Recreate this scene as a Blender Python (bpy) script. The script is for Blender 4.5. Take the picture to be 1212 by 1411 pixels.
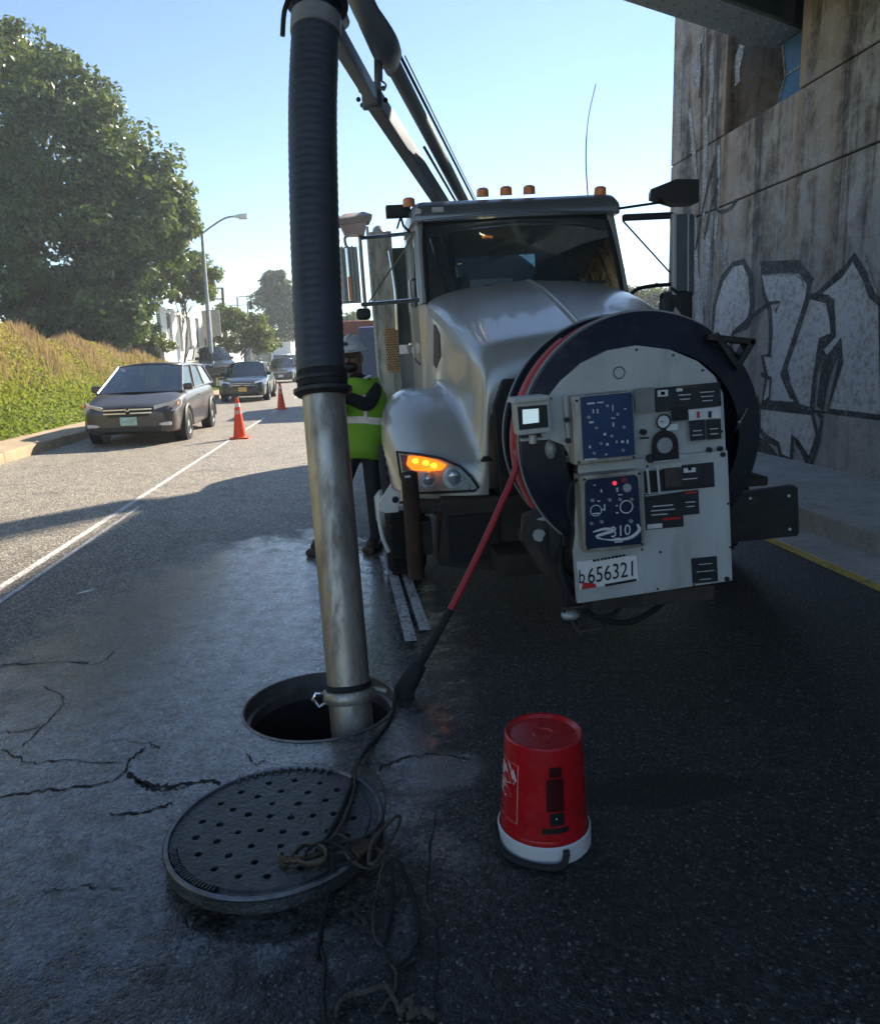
import bpy, bmesh, math, random
import numpy as np
from mathutils import Vector, Matrix, Euler
from math import sin, cos, tan, pi, radians, atan2, sqrt, hypot
random.seed(7); RNG = np.random.default_rng(7)
SC = bpy.context.scene; COL = SC.collection
for _o in list(bpy.data.objects): bpy.data.objects.remove(_o)

# ---------------------------------------------------------------- camera, sky, sun, exposure
CAM_H, FPX, CX, CY = 1.62, 1040.0, 606.0, 705.5
YAW, PITCH, ROLL = radians(5.8), radians(11.8), radians(2.0)
_d = Vector((sin(YAW)*cos(PITCH), cos(YAW)*cos(PITCH), -sin(PITCH)))
_r0 = Vector((cos(YAW), -sin(YAW), 0)); _u0 = _r0.cross(_d)
_r = _r0*cos(ROLL) - _u0*sin(ROLL); _u = _u0*cos(ROLL) + _r0*sin(ROLL)
cam_d = bpy.data.cameras.new('camera'); cam = bpy.data.objects.new('camera', cam_d); COL.objects.link(cam)
cam.matrix_world = Matrix(((_r.x, _u.x, -_d.x, 0), (_r.y, _u.y, -_d.y, 0), (_r.z, _u.z, -_d.z, CAM_H), (0, 0, 0, 1)))
cam_d.sensor_fit = 'VERTICAL'; cam_d.sensor_height = 24; cam_d.lens = FPX/1411*24
cam_d.clip_start = 0.05; cam_d.clip_end = 3000
SC.camera = cam
SUN_AZ, SUN_EL = radians(42.5), radians(31.0)
world = bpy.data.worlds.new('World'); SC.world = world; world.use_nodes = True
wn = world.node_tree
sky = wn.nodes.new('ShaderNodeTexSky'); sky.sky_type = 'NISHITA'; sky.sun_disc = False
sky.sun_elevation = SUN_EL; sky.sun_rotation = SUN_AZ; sky.air_density = 1.0; sky.dust_density = 0.0; sky.ozone_density = 3.0
bg = wn.nodes['Background']; bg.inputs[1].default_value = 0.052
wn.links.new(sky.outputs[0], bg.inputs[0])
sun_d = bpy.data.lights.new('sun', 'SUN'); sun_d.energy = 3.5; sun_d.angle = radians(0.53); sun_d.color = (1, .90, .75)
sun = bpy.data.objects.new('sun', sun_d); COL.objects.link(sun)
SUN_DIR = Vector((sin(SUN_AZ)*cos(SUN_EL), cos(SUN_AZ)*cos(SUN_EL), sin(SUN_EL)))
sun.rotation_euler = (-SUN_DIR).to_track_quat('-Z', 'Y').to_euler(); sun.location = (40, 40, 60)
SC.view_settings.view_transform = 'Standard'; SC.view_settings.look = 'None'
SC.view_settings.exposure = 2.0; SC.view_settings.gamma = 1; SC.view_settings.use_curve_mapping = False
SC.render.engine = 'CYCLES'
SC.cycles.use_denoising = True; SC.cycles.max_bounces = 8; SC.cycles.transparent_max_bounces = 12
SC.cycles.volume_bounces = 0; SC.cycles.sample_clamp_indirect = 6

# surveying helpers: where the ray through a photo point meets the ground, a wall or a depth
def ray(x, y): return _d + _r*((x-CX)/FPX) - _u*((y-CY)/FPX)
_C = Vector((0, 0, CAM_H))
def gp(x, y, z=0.0): v = ray(x, y); return _C + v*((z-CAM_H)/v.z)
def xp(x, y, X): v = ray(x, y); return _C + v*(X/v.x)
def yp(x, y, Y): v = ray(x, y); return _C + v*(Y/v.y)
def dp(x, y, D): return _C + ray(x, y)*D

# ---------------------------------------------------------------- object helpers
FR = {}
def tag(o, label=None, cat=None, group=None, kind=None):
    if label: o['label'] = label
    if cat: o['category'] = cat
    if group: o['group'] = group
    if kind: o['kind'] = kind
    return o
def thing(name, label, cat, loc, group=None):
    o = bpy.data.objects.new(name, None); COL.objects.link(o); o.location = loc; o.empty_display_size = .2
    FR[o.name] = Vector(loc); return tag(o, label, cat, group)
def link(name, me, mat, parent=None, origin=None, sharp=35, smooth=True):
    off = FR[parent.name] if parent else (Vector(origin) if origin is not None else Vector((0, 0, 0)))
    me.transform(Matrix.Translation(-off))
    me.name = name
    if mat is not None:
        for m in (mat if isinstance(mat, (list, tuple)) else [mat]): me.materials.append(m)
    if smooth:
        me.polygons.foreach_set('use_smooth', [True]*len(me.polygons)); me.set_sharp_from_angle(angle=radians(sharp))
    o = bpy.data.objects.new(name, me); COL.objects.link(o)
    if parent: o.parent = parent
    else: o.location = off
    FR[o.name] = off
    return o
def copy_tree(o, parent=None):
    c = o.copy(); COL.objects.link(c); c.parent = parent
    FR[c.name] = FR.get(o.name, Vector((0, 0, 0)))
    for ch in o.children: copy_tree(ch, c)
    return c
def axes(n, up=Vector((0, 0, 1))):
    n = Vector(n).normalized()
    a = up.cross(n)
    if a.length < 1e-4: a = Vector((1, 0, 0))
    a.normalize(); return a, n.cross(a)
class MB:
    def __init__(s): s.bm = bmesh.new()
    def box(s, c, d, rot=None, bev=0, seg=2):
        c = Vector(c); vs = []
        R = rot if rot is not None else Matrix.Identity(3)
        for i in (-.5, .5):
            for j in (-.5, .5):
                for k in (-.5, .5): vs.append(s.bm.verts.new(c + R @ Vector((i*d[0], j*d[1], k*d[2]))))
        fs = [s.bm.faces.new([vs[i] for i in q]) for q in ((0,1,3,2),(4,6,7,5),(0,4,5,1),(2,3,7,6),(0,2,6,4),(1,5,7,3))]
        if bev:
            es = list({e for f in fs for e in f.edges})
            bmesh.ops.bevel(s.bm, geom=es, offset=bev, segments=seg, affect='EDGES', profile=.5)
        return s
    def bb(s, a, b, bev=0, seg=2):
        a, b = Vector(a), Vector(b)
        return s.box((a+b)/2, [abs(b[i]-a[i]) for i in range(3)], None, bev, seg)
    def ring(s, c, ux, uy, r, n, r2=None):
        r2 = r if r2 is None else r2
        return [s.bm.verts.new(Vector(c) + ux*(r*cos(2*pi*i/n)) + uy*(r2*sin(2*pi*i/n))) for i in range(n)]
    def skin(s, ra, rb, closed=True):
        n = len(ra)
        for i in range(n if closed else n-1):
            j = (i+1) % n
            try: s.bm.faces.new((ra[i], ra[j], rb[j], rb[i]))
            except ValueError: pass
    def cyl(s, p0, p1, r0, r1=None, n=16, caps=True):
        p0, p1 = Vector(p0), Vector(p1); r1 = r0 if r1 is None else r1
        ux, uy = axes(p1-p0)
        a, b = s.ring(p0, ux, uy, r0, n), s.ring(p1, ux, uy, r1, n)
        s.skin(a, b)
        if caps: s.bm.faces.new(a[::-1]); s.bm.faces.new(b)
        return s
    def tube(s, pts, r, n=8, closed=False, caps=True):
        pts = [Vector(p) for p in pts]; m = len(pts)
        rs = r if isinstance(r, (list, tuple)) else [r]*m
        rings = []; prev = None
        for i, p in enumerate(pts):
            if closed: t = pts[(i+1) % m] - pts[i-1]
            else: t = pts[min(i+1, m-1)] - pts[max(i-1, 0)]
            if t.length < 1e-9: t = Vector((0, 0, 1))
            t.normalize()
            if prev is None: ux, uy = axes(t)
            else:
                ux = prev - t*prev.dot(t)
                if ux.length < 1e-6: ux, _ = axes(t)
                ux.normalize(); uy = t.cross(ux)
            prev = ux
            rings.append(s.ring(p, ux, uy, rs[i], n))
        for a, b in zip(rings, rings[1:]): s.skin(a, b)
        if closed: s.skin(rings[-1], rings[0])
        elif caps: s.bm.faces.new(rings[0][::-1]); s.bm.faces.new(rings[-1])
        return s
    def lathe(s, prof, c=(0, 0, 0), ax=(0, 0, 1), n=32, cap0=False, cap1=False):
        c = Vector(c); ax = Vector(ax).normalized(); ux, uy = axes(ax)
        rs = [s.ring(c + ax*h, ux, uy, max(r, 1e-4), n) for r, h in prof]
        for a, b in zip(rs, rs[1:]): s.skin(a, b)
        if cap0: s.bm.faces.new(rs[0][::-1])
        if cap1: s.bm.faces.new(rs[-1])
        return s
    def poly(s, pts):
        s.bm.faces.new([s.bm.verts.new(Vector(p)) for p in pts]); return s
    def prism(s, pts, vec, bev=0):
        vec = Vector(vec)
        a = [s.bm.verts.new(Vector(p)) for p in pts]; b = [s.bm.verts.new(Vector(p)+vec) for p in pts]
        fs = [s.bm.faces.new(a[::-1]), s.bm.faces.new(b)]; n = len(a)
        for i in range(n): fs.append(s.bm.faces.new((a[i], a[(i+1) % n], b[(i+1) % n], b[i])))
        if bev:
            es = list({e for f in fs for e in f.edges})
            bmesh.ops.bevel(s.bm, geom=es, offset=bev, segments=2, affect='EDGES', profile=.5)
        return s
    def loft(s, rings, closed=True, caps=False):
        rr = [[s.bm.verts.new(Vector(p)) for p in r] for r in rings]
        for a, b in zip(rr, rr[1:]): s.skin(a, b, closed)
        if caps:
            for q in (rr[0][::-1], rr[-1]):
                try: s.bm.faces.new(q)
                except ValueError: pass
        return s
    def sph(s, c, r, seg=16, rings=10):
        r = (r, r, r) if isinstance(r, (int, float)) else r
        m = Matrix.Translation(Vector(c)) @ Matrix.Diagonal((r[0], r[1], r[2], 1))
        bmesh.ops.create_uvsphere(s.bm, u_segments=seg, v_segments=rings, radius=1, matrix=m); return s
    def build(s, name, mat, parent=None, origin=None, sharp=35, smooth=True, subd=0, solid=0):
        bmesh.ops.recalc_face_normals(s.bm, faces=s.bm.faces)
        me = bpy.data.meshes.new(name); s.bm.to_mesh(me); s.bm.free()
        o = link(name, me, mat, parent, origin, sharp if not subd else 180, smooth)
        if smooth and not subd and sharp < 90 and len(me.polygons) < 4000:
            wnm = o.modifiers.new('wn', 'WEIGHTED_NORMAL'); wnm.keep_sharp = True
        if solid:
            m = o.modifiers.new('solid', 'SOLIDIFY'); m.thickness = solid; m.offset = 0
        if subd:
            m = o.modifiers.new('sub', 'SUBSURF'); m.levels = m.render_levels = subd
        return o
def spline(pts, k=8, closed=False):
    pts = [Vector(p) for p in pts]; out = []; n = len(pts)
    rng = range(n) if closed else range(n-1)
    for i in rng:
        if closed: p0, p1, p2, p3 = pts[i-1], pts[i], pts[(i+1) % n], pts[(i+2) % n]
        else: p0, p1, p2, p3 = pts[max(i-1, 0)], pts[i], pts[i+1], pts[min(i+2, n-1)]
        for j in range(k):
            t = j/k
            out.append(.5*((2*p1) + (p2-p0)*t + (2*p0-5*p1+4*p2-p3)*t*t + (3*p1-p0-3*p2+p3)*t**3))
    if not closed: out.append(pts[-1])
    return out
def text(name, s, size, origin, ux, uy, mat, parent, ext=.0008, align='CENTER', sx=1.0):
    cu = bpy.data.curves.new(name, 'FONT'); cu.body = s; cu.size = size; cu.extrude = ext; cu.align_x = align; cu.align_y = 'CENTER'
    cu.resolution_u = 3
    t = bpy.data.objects.new('tmp', cu); COL.objects.link(t)
    me = bpy.data.meshes.new_from_object(t.evaluated_get(bpy.context.evaluated_depsgraph_get()))
    bpy.data.objects.remove(t)
    ux, uy = Vector(ux).normalized(), Vector(uy).normalized(); uz = ux.cross(uy); o = Vector(origin)
    me.transform(Matrix(((ux.x*sx, uy.x, uz.x, o.x), (ux.y*sx, uy.y, uz.y, o.y), (ux.z*sx, uy.z, uz.z, o.z), (0, 0, 0, 1))))
    return link(name, me, mat, parent, smooth=False)

# ---------------------------------------------------------------- materials
class NT:
    def __init__(s, name):
        s.m = bpy.data.materials.new(name); s.m.use_nodes = True; s.t = s.m.node_tree
        s.b = s.t.nodes['Principled BSDF']; s.out = s.t.nodes['Material Output']
        s.co = s.t.nodes.new('ShaderNodeTexCoord')
    def n(s, typ, **kw):
        q = s.t.nodes.new('ShaderNode'+typ)
        for k, v in kw.items():
            if k.startswith('i_'):
                key = k[2:]; key = int(key) if key.isdigit() else key.replace('_', ' ')
                q.inputs[key].default_value = v
            else: setattr(q, k, v)
        return q
    def l(s, a, b): s.t.links.new(a, b)
    def coord(s, kind='Object', scale=(1, 1, 1)):
        q = s.n('Mapping'); s.l(s.co.outputs[kind], q.inputs[0]); q.inputs['Scale'].default_value = scale; return q.outputs[0]
    def noise(s, vec, scale, detail=4, rough=.6, dist=0):
        q = s.n('TexNoise'); s.l(vec, q.inputs['Vector']); q.inputs['Scale'].default_value = scale
        q.inputs['Detail'].default_value = detail; q.inputs['Roughness'].default_value = rough; q.inputs['Distortion'].default_value = dist
        return q.outputs[0]
    def ramp(s, fac, stops):
        q = s.n('ValToRGB'); s.l(fac, q.inputs[0]); e = q.color_ramp.elements
        while len(e) < len(stops): e.new(.5)
        for i, (p, c) in enumerate(stops):
            e[i].position = p; e[i].color = (c, c, c, 1) if isinstance(c, (int, float)) else (*c, 1)
        return q.outputs[0]
    def mix(s, f, a, b, mode='MIX'):
        q = s.n('MixRGB', blend_type=mode)
        for i, v in ((0, f), (1, a), (2, b)):
            if isinstance(v, (int, float)): q.inputs[i].default_value = v if i == 0 else (v, v, v, 1)
            elif isinstance(v, tuple): q.inputs[i].default_value = (*v, 1)
            else: s.l(v, q.inputs[i])
        return q.outputs[0]
    def math(s, op, a, b=0, clamp=False):
        q = s.n('Math', operation=op); q.use_clamp = clamp
        for i, v in ((0, a), (1, b)):
            if isinstance(v, (int, float)): q.inputs[i].default_value = v
            else: s.l(v, q.inputs[i])
        return q.outputs[0]
    def bump(s, h, strength, dist, prev=None):
        q = s.n('Bump'); s.l(h, q.inputs['Height']); q.inputs['Strength'].default_value = strength; q.inputs['Distance'].default_value = dist
        if prev is not None: s.l(prev, q.inputs['Normal'])
        return q.outputs[0]
    def set(s, **kw):
        for k, v in kw.items():
            k = k.replace('_', ' ')
            if hasattr(v, 'is_linked'): s.l(v, s.b.inputs[k])
            else: s.b.inputs[k].default_value = (*v, 1) if isinstance(v, tuple) and len(v) == 3 else v
        return s
_mc = {}
def pm(name, col, rough=.5, metal=0., var=.2, vs=6., bump=.0, bs=80., coat=0., dirt=0., dirtcol=(.1, .085, .07), spec=.5, streak=False, emit=None, es=1.):
    if name in _mc: return _mc[name]
    q = NT(name); v = q.coord('Object', (1, 1, .25) if streak else (1, 1, 1))
    a = q.noise(v, vs, 5, .65)
    c = q.mix(q.ramp(a, [(.3, 0.), (.7, 1.)]), tuple(x*(1-var) for x in col), tuple(min(1, x*(1+var)) for x in col))
    rr = q.math('ADD', rough-.1, q.math('MULTIPLY', a, .2), True)
    if dirt:
        d = q.ramp(q.noise(v, vs*2.3, 6, .7), [(.62-dirt*.35, 0.), (.78-dirt*.2, 1.)])
        d = q.math('MULTIPLY', d, min(1, dirt*1.4))
        c = q.mix(d, c, dirtcol); rr = q.math('ADD', rr, q.math('MULTIPLY', d, .25), True)
    q.set(Base_Color=c, Roughness=rr, Metallic=metal, Coat_Weight=coat, Specular_IOR_Level=spec)
    q.b.inputs['Coat Roughness'].default_value = .08
    if bump: q.set(Normal=q.bump(q.noise(v, bs, 3, .6), bump, .01))
    if emit: q.set(Emission_Color=emit, Emission_Strength=es)
    _mc[name] = q.m; return q.m

def glass(name, tint=(.75, .85, .85), refl=.06, rough=.02, body=0.0, bodycol=(.02, .025, .03)):
    q = NT(name); t = q.t
    tr = q.n('BsdfTransparent'); tr.inputs[0].default_value = (*tint, 1)
    gl = q.n('BsdfGlossy'); gl.inputs['Roughness'].default_value = rough
    lw = q.n('LayerWeight'); lw.inputs[0].default_value = .35
    f = q.math('ADD', q.math('MULTIPLY', lw.outputs['Fresnel'], .9), refl, True)
    df = q.n('BsdfDiffuse'); df.inputs[0].default_value = (*bodycol, 1)
    m0 = q.n('MixShader'); m0.inputs[0].default_value = body; q.l(tr.outputs[0], m0.inputs[1]); q.l(df.outputs[0], m0.inputs[2])
    m1 = q.n('MixShader'); q.l(f, m1.inputs[0]); q.l(m0.outputs[0], m1.inputs[1]); q.l(gl.outputs[0], m1.inputs[2])
    q.l(m1.outputs[0], q.out.inputs[0]); return q.m

def leaf_mat(name, cols, trans=.35, rough=.55):
    q = NT(name)
    at = q.n('Attribute'); at.attribute_name = 'tone'
    c = q.ramp(at.outputs['Fac'], [(i/(len(cols)-1), k) for i, k in enumerate(cols)])
    q.set(Base_Color=c, Roughness=rough, Specular_IOR_Level=.4)
    tl = q.n('BsdfTranslucent'); q.l(q.mix(.5, c, (.25, .3, .03), 'MIX'), tl.inputs[0])
    m = q.n('MixShader'); m.inputs[0].default_value = trans
    q.l(q.b.outputs[0], m.inputs[1]); q.l(tl.outputs[0], m.inputs[2]); q.l(m.outputs[0], q.out.inputs[0]); return q.m

def asphalt():
    q = NT('asphalt'); v = q.co.outputs['Object']
    xyz = q.n('SeparateXYZ'); q.l(v, xyz.inputs[0]); X, Y = xyz.outputs[0], xyz.outputs[1]
    big = q.noise(v, .9, 5, .65); mid = q.noise(v, 5, 7, .75); fine = q.noise(v, 60, 3, .7)
    vo = q.n('TexVoronoi'); q.l(v, vo.inputs['Vector']); vo.inputs['Scale'].default_value = 78
    vo2 = q.n('TexVoronoi'); q.l(v, vo2.inputs['Vector']); vo2.inputs['Scale'].default_value = 120
    # newer black surfacing in the truck's lane and in a patch before the manhole; older paler one to the left
    e = q.math('MULTIPLY', q.math('SUBTRACT', big, .5), 1.1)
    lane = q.ramp(q.math('ADD', q.math('ADD', q.math('MULTIPLY', X, .55), .52), e), [(.3, 0.), (.75, 1.)])
    near = q.ramp(q.math('ADD', q.math('MULTIPLY', Y, .33), q.math('MULTIPLY', e, .35)), [(.62, 1.), (.80, 0.)])
    # ramps clamp below 0..1 so shift Y: .55*1.9=1.05
    new = q.math('MAXIMUM', lane, near)
    # far road (y > 14) is uniformly old
    far = q.ramp(q.math('MULTIPLY', Y, .05), [(.38, 0.), (.55, 1.)])
    new = q.math('MULTIPLY', new, q.math('SUBTRACT', 1, far))
    old = q.mix(q.ramp(mid, [(.25, 0.), (.8, 1.)]), (.215, .188, .15), (.36, .315, .25))
    young = q.mix(q.ramp(mid, [(.25, 0.), (.8, 1.)]), (.012, .013, .015), (.034, .034, .037))
    near_shade = q.ramp(q.math('ADD', q.math('MULTIPLY', Y, .1), q.math('MULTIPLY', e, .22)), [(.28, .36), (.85, 1.)])  # old surfacing coloured darker towards the near end, painting in the shade gradient
    old = q.mix(1., old, near_shade, 'MULTIPLY')
    stone = q.ramp(vo.outputs['Color'], [(.0, .15), (.5, .75), (1., 2.7)])
    c = q.mix(new, old, young)
    c = q.mix(1., c, stone, 'MULTIPLY')
    chips = q.ramp(vo2.outputs['Color'], [(.83, 0.), (.90, 1.)])
    c = q.mix(q.math('MULTIPLY', chips, q.math('ADD', .22, q.math('MULTIPLY', new, .40))), c, (.30, .30, .29))
    stain = q.ramp(q.noise(v, 1.7, 6, .7, .8), [(.5, 0.), (.68, 1.)])
    c = q.mix(q.math('MULTIPLY', stain, .35), c, (.03, .03, .03))
    # wet film between truck and manhole, thinning out in blotches
    gx = q.math('DIVIDE', q.math('ADD', X, .80), .95); gy = q.math('DIVIDE', q.math('SUBTRACT', Y, 4.2), 2.1)
    rr = q.math('ADD', q.math('POWER', gx, 2), q.math('POWER', gy, 2))
    w = q.math('SUBTRACT', 1.15, q.math('MULTIPLY', rr, .45))
    w = q.math('ADD', w, q.math('MULTIPLY', q.math('SUBTRACT', q.noise(v, 2.6, 7, .78), .5), 1.9), True)
    wet = q.ramp(w, [(.22, 0.), (.62, 1.)])
    c = q.mix(q.math('MULTIPLY', wet, .5), c, q.mix(1., c, .6, 'MULTIPLY'))
    def ell(cx_, cy_, rx, ry, lo, hi):
        a = q.math('POWER', q.math('DIVIDE', q.math('SUBTRACT', X, cx_), rx), 2); b_ = q.math('POWER', q.math('DIVIDE', q.math('SUBTRACT', Y, cy_), ry), 2)
        k = q.math('ADD', q.math('SUBTRACT', 1.0, q.math('ADD', a, b_)), q.math('MULTIPLY', q.math('SUBTRACT', q.noise(v, 7, 7, .75, .6), .5), 1.5))
        return q.ramp(k, [(lo, 0.), (hi, 1.)])
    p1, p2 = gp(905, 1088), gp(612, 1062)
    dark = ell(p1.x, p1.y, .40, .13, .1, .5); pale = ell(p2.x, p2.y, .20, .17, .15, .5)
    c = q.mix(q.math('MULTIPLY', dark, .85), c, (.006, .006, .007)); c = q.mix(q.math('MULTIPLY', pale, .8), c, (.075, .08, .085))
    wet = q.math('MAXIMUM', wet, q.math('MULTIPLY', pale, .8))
    pale_sheen = q.math('MULTIPLY', wet, q.ramp(q.noise(v, 4.2, 8, .8, .5), [(.45, 0.), (.66, 1.)]))  # pale blue-grey blotches in the wet area, painting in the sky sheen
    c = q.mix(q.math('MULTIPLY', q.math('MULTIPLY', pale_sheen, .42), q.ramp(fine, [(.3, .45), (.65, 1.)])), c, (.30, .315, .33))
    r = q.math('SUBTRACT', q.math('ADD', .42, q.math('MULTIPLY', fine, .28)), q.math('MULTIPLY', wet, .44), True)
    vs_ = q.n('TexVoronoi'); q.l(v, vs_.inputs['Vector']); vs_.inputs['Scale'].default_value = 150
    sel = q.ramp(q.noise(v, 26, 3, .6), [(.42, 0.), (.58, 1.)])
    h = q.math('ADD', q.math('ADD', q.math('MULTIPLY', q.math('MULTIPLY', vo.outputs['Distance'], sel), -.8), q.math('MULTIPLY', vs_.outputs['Distance'], -.5)), q.math('MULTIPLY', fine, .35))
    bstr = q.n('Bump'); q.l(h, bstr.inputs['Height']); bstr.inputs['Distance'].default_value = .008
    q.l(q.math('SUBTRACT', .95, q.math('MULTIPLY', wet, .60)), bstr.inputs['Strength'])
    nb0 = q.n('Bump'); q.l(mid, nb0.inputs['Height']); nb0.inputs['Distance'].default_value = .02; q.l(q.math('SUBTRACT', .45, q.math('MULTIPLY', wet, .44)), nb0.inputs['Strength']); q.l(bstr.outputs[0], nb0.inputs['Normal']); nb = nb0.outputs[0]
    film = q.math('MULTIPLY', wet, q.ramp(q.noise(v, 9, 9, .85, .3), [(.40, .08), (.57, 1.)]))
    film = q.math('MULTIPLY', film, q.ramp(fine, [(.36, .12), (.58, 1.)]))
    q.set(Base_Color=c, Roughness=r, Normal=nb, Specular_IOR_Level=.5, Coat_Weight=film, Coat_Roughness=.16); q.b.inputs['Coat IOR'].default_value = 1.6; return q.m

def concrete(name, base, streak=0., scale=1., tan=(.3, .23, .15), bump=.35, grime=.4):
    q = NT(name); v = q.co.outputs['Object']
    n1 = q.noise(v, 1.3*scale, 6, .7); n2 = q.noise(v, 22*scale, 5, .7)
    c = q.mix(q.ramp(n1, [(.3, 0.), (.7, 1.)]), tuple(x*.75 for x in base), tuple(x*1.2 for x in base))
    c = q.mix(q.ramp(n2, [(.45, 0.), (.8, 1.)]), c, tuple(x*.6 for x in base))
    h = n2
    if streak:
        sv = q.coord('Object', (2.3, 2.3, .13)); s1 = q.noise(sv, 1.0, 8, .68, .7)
        sv2 = q.coord('Object', (7, 7, .3)); s2 = q.noise(sv2, 1., 7, .75, .8)
        sv3 = q.coord('Object', (1.0, 1.0, .07)); s3 = q.noise(sv3, 1., 7, .62, .9)
        zz = q.n('SeparateXYZ'); q.l(v, zz.inputs[0]); zf = q.ramp(q.math('MULTIPLY', zz.outputs[2], .2), [(.12, .25), (.6, 1.)])
        streak = q.math('MULTIPLY', zf, streak)
        nb_ = q.math('MULTIPLY', q.math('SUBTRACT', q.noise(v, 2.1, 8, .75, .4), .5), .55)
        s1 = q.math('ADD', s1, nb_); s3 = q.math('ADD', s3, nb_); s2 = q.math('SUBTRACT', s2, nb_)
        c = q.mix(q.math('MULTIPLY', q.ramp(s3, [(.42, 0.), (.6, 1.)]), streak), c, tan)
        c = q.mix(q.math('MULTIPLY', q.ramp(s1, [(.46, 0.), (.62, 1.)]), q.math('MULTIPLY', streak, .95)), c, (.07, .063, .058))
        c = q.mix(q.math('MULTIPLY', q.ramp(s2, [(.56, 0.), (.7, 1.)]), q.math('MULTIPLY', streak, .5)), c, (.46, .45, .43))
        h = q.math('ADD', q.math('MULTIPLY', s1, .8), n2)
    if grime:
        g = q.ramp(q.noise(v, 5*scale, 7, .75, .4), [(.5, 0.), (.72, 1.)])
        c = q.mix(q.math('MULTIPLY', g, grime), c, (.06, .055, .05))
    q.set(Base_Color=c, Roughness=.85, Normal=q.bump(h, bump, .02)); return q.m

def worn_paint(name, col, wear=.5, under=(.06, .06, .06), sc=40):
    q = NT(name); v = q.co.outputs['Object']
    n = q.noise(v, sc, 6, .75); n2 = q.noise(v, sc*.12, 3, .6)
    f = q.ramp(q.math('ADD', q.math('MULTIPLY', n, .75), q.math('MULTIPLY', n2, .25)), [(.55-wear*.2, 1.), (.65-wear*.2, 0.)])
    q.set(Base_Color=q.mix(f, under, col), Roughness=.75, Normal=q.bump(q.noise(v, 110, 2, .6), .5, .006)); return q.m

M = {}
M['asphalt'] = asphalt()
M['wall'] = concrete('stained_concrete', (.42, .40, .38), 1.0, 1., (.37, .285, .21))
M['conc'] = concrete('curb_concrete', (.46, .44, .41), 0, 1.5)
M['warmconc'] = concrete('sandy_concrete', (.42, .32, .2), 0, 1.5, grime=.15)
M['silver'] = pm('truck_silver_paint', (.46, .46, .44), .34, .4, .06, 3, coat=.5, dirt=.1)
M['darkblue'] = pm('navy_painted_steel', (.013, .018, .032), .42, .1, .3, 4, dirt=.25)
M['black'] = pm('black_steel', (.014, .015, .017), .5, .0, .3, 6, dirt=.25)
M['blackplastic'] = pm('black_plastic', (.02, .02, .022), .55, 0, .2, 8)
M['rubber'] = pm('rubber', (.016, .016, .017), .8, 0, .3, 10, bump=.3, bs=60, dirt=.25)
M['grime'] = pm('greasy_brown_steel', (.05, .042, .036), .7, .2, .45, 7, bump=.4, bs=30, dirt=.35)
M['rust'] = pm('rust_brown_steel', (.055, .033, .022), .8, .1, .4, 9, bump=.4, bs=40)
M['chrome'] = pm('chrome', (.62, .62, .62), .14, 1., .05, 3)
M['panel'] = pm('panel_grey_white', (.43, .455, .45), .5, .05, .14, 3, dirt=.3, dirtcol=(.2, .19, .17), streak=True)
M['alu'] = pm('aluminium_panel', (.45, .47, .46), .45, .35, .12, 3, dirt=.2, dirtcol=(.16, .15, .14), streak=True)
M['galv'] = pm('galvanised_steel', (.42, .40, .36), .42, .7, .35, 7, bump=.3, bs=22, dirt=.5, dirtcol=(.15, .12, .085), streak=True)
M['white'] = pm('white_paint', (.75, .75, .73), .5, 0, .08, 5, dirt=.15)
M['decal'] = pm('dark_label_print', (.02, .025, .03), .4, 0, .3, 20)
M['label'] = pm('white_label_print', (.6, .62, .62), .5, 0, .1, 20)
M['ink'] = pm('black_ink', (.01, .01, .012), .5)
M['bluepanel'] = pm('blue_panel_face', (.012, .04, .115), .35, 0, .25, 6, dirt=.1)
M['bluepanel2'] = pm('navy_panel_face', (.008, .02, .055), .33, 0, .25, 6)
M['redhose'] = pm('red_rubber_hose', (.42, .025, .03), .42, 0, .2, 9, dirt=.15)
M['orange'] = pm('orange_lens', (.8, .26, .1), .3, 0, .1, 9)
M['amber_lit'] = pm('amber_signal_lit', (.9, .3, .02), .3, 0, .1, 30, emit=(1., .22, .01), es=.55)
M['lens'] = glass('clear_lens', (.92, .95, .95), .08)
M['windshield'] = glass('windshield_glass', (.45, .56, .62), .10, .02, .13, (.22, .28, .34))
M['carglass'] = glass('car_glass', (.3, .36, .36), .10, .02, .35, (.02, .03, .03))
M['mirrorglass'] = pm('mirror_glass', (.7, .72, .75), .03, 1., 0)
M['seat'] = pm('dark_cab_fabric', (.03, .03, .035), .8)
M['iron'] = pm('cast_iron', (.07, .075, .08), .40, .45, .45, 10, bump=.9, bs=60, dirt=.35, dirtcol=(.03, .03, .032))
M['shaft'] = pm('dark_shaft', (.03, .028, .026), .8, 0, .4, 5, bump=.5, bs=20)
M['bucket'] = pm('red_bucket_plastic', (.5, .008, .012), .28, 0, .08, 8, coat=.2)
M['bucketwhite'] = pm('white_bucket_plastic', (.62, .63, .64), .4, 0, .06, 8, dirt=.12)
M['rope'] = pm('dirty_rope', (.10, .085, .07), .9, 0, .4, 40, bump=.8, bs=220)
M['darkrope'] = pm('dark_wet_rope', (.022, .022, .024), .75, 0, .4, 40, bump=.8, bs=220)
M['bronze'] = pm('ochre_hook_steel', (.10, .075, .04), .5, .5, .4, 14, dirt=.2)
M['cone'] = pm('cone_orange', (.85, .07, .02), .45, 0, .08, 10, dirt=.08)
M['reflect'] = pm('white_reflective', (.8, .75, .72), .3)
M['hivis'] = pm('hi_vis_green', (.20, .42, .03), .75, 0, .12, 9)
M['trouser'] = pm('dark_work_trousers', (.025, .028, .036), .85, 0, .25, 9, bump=.4, bs=25)
M['shirt'] = pm('black_work_shirt', (.018, .018, .02), .85, 0, .25, 9)
M['skinm'] = pm('skin', (.17, .09, .06), .55)
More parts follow.
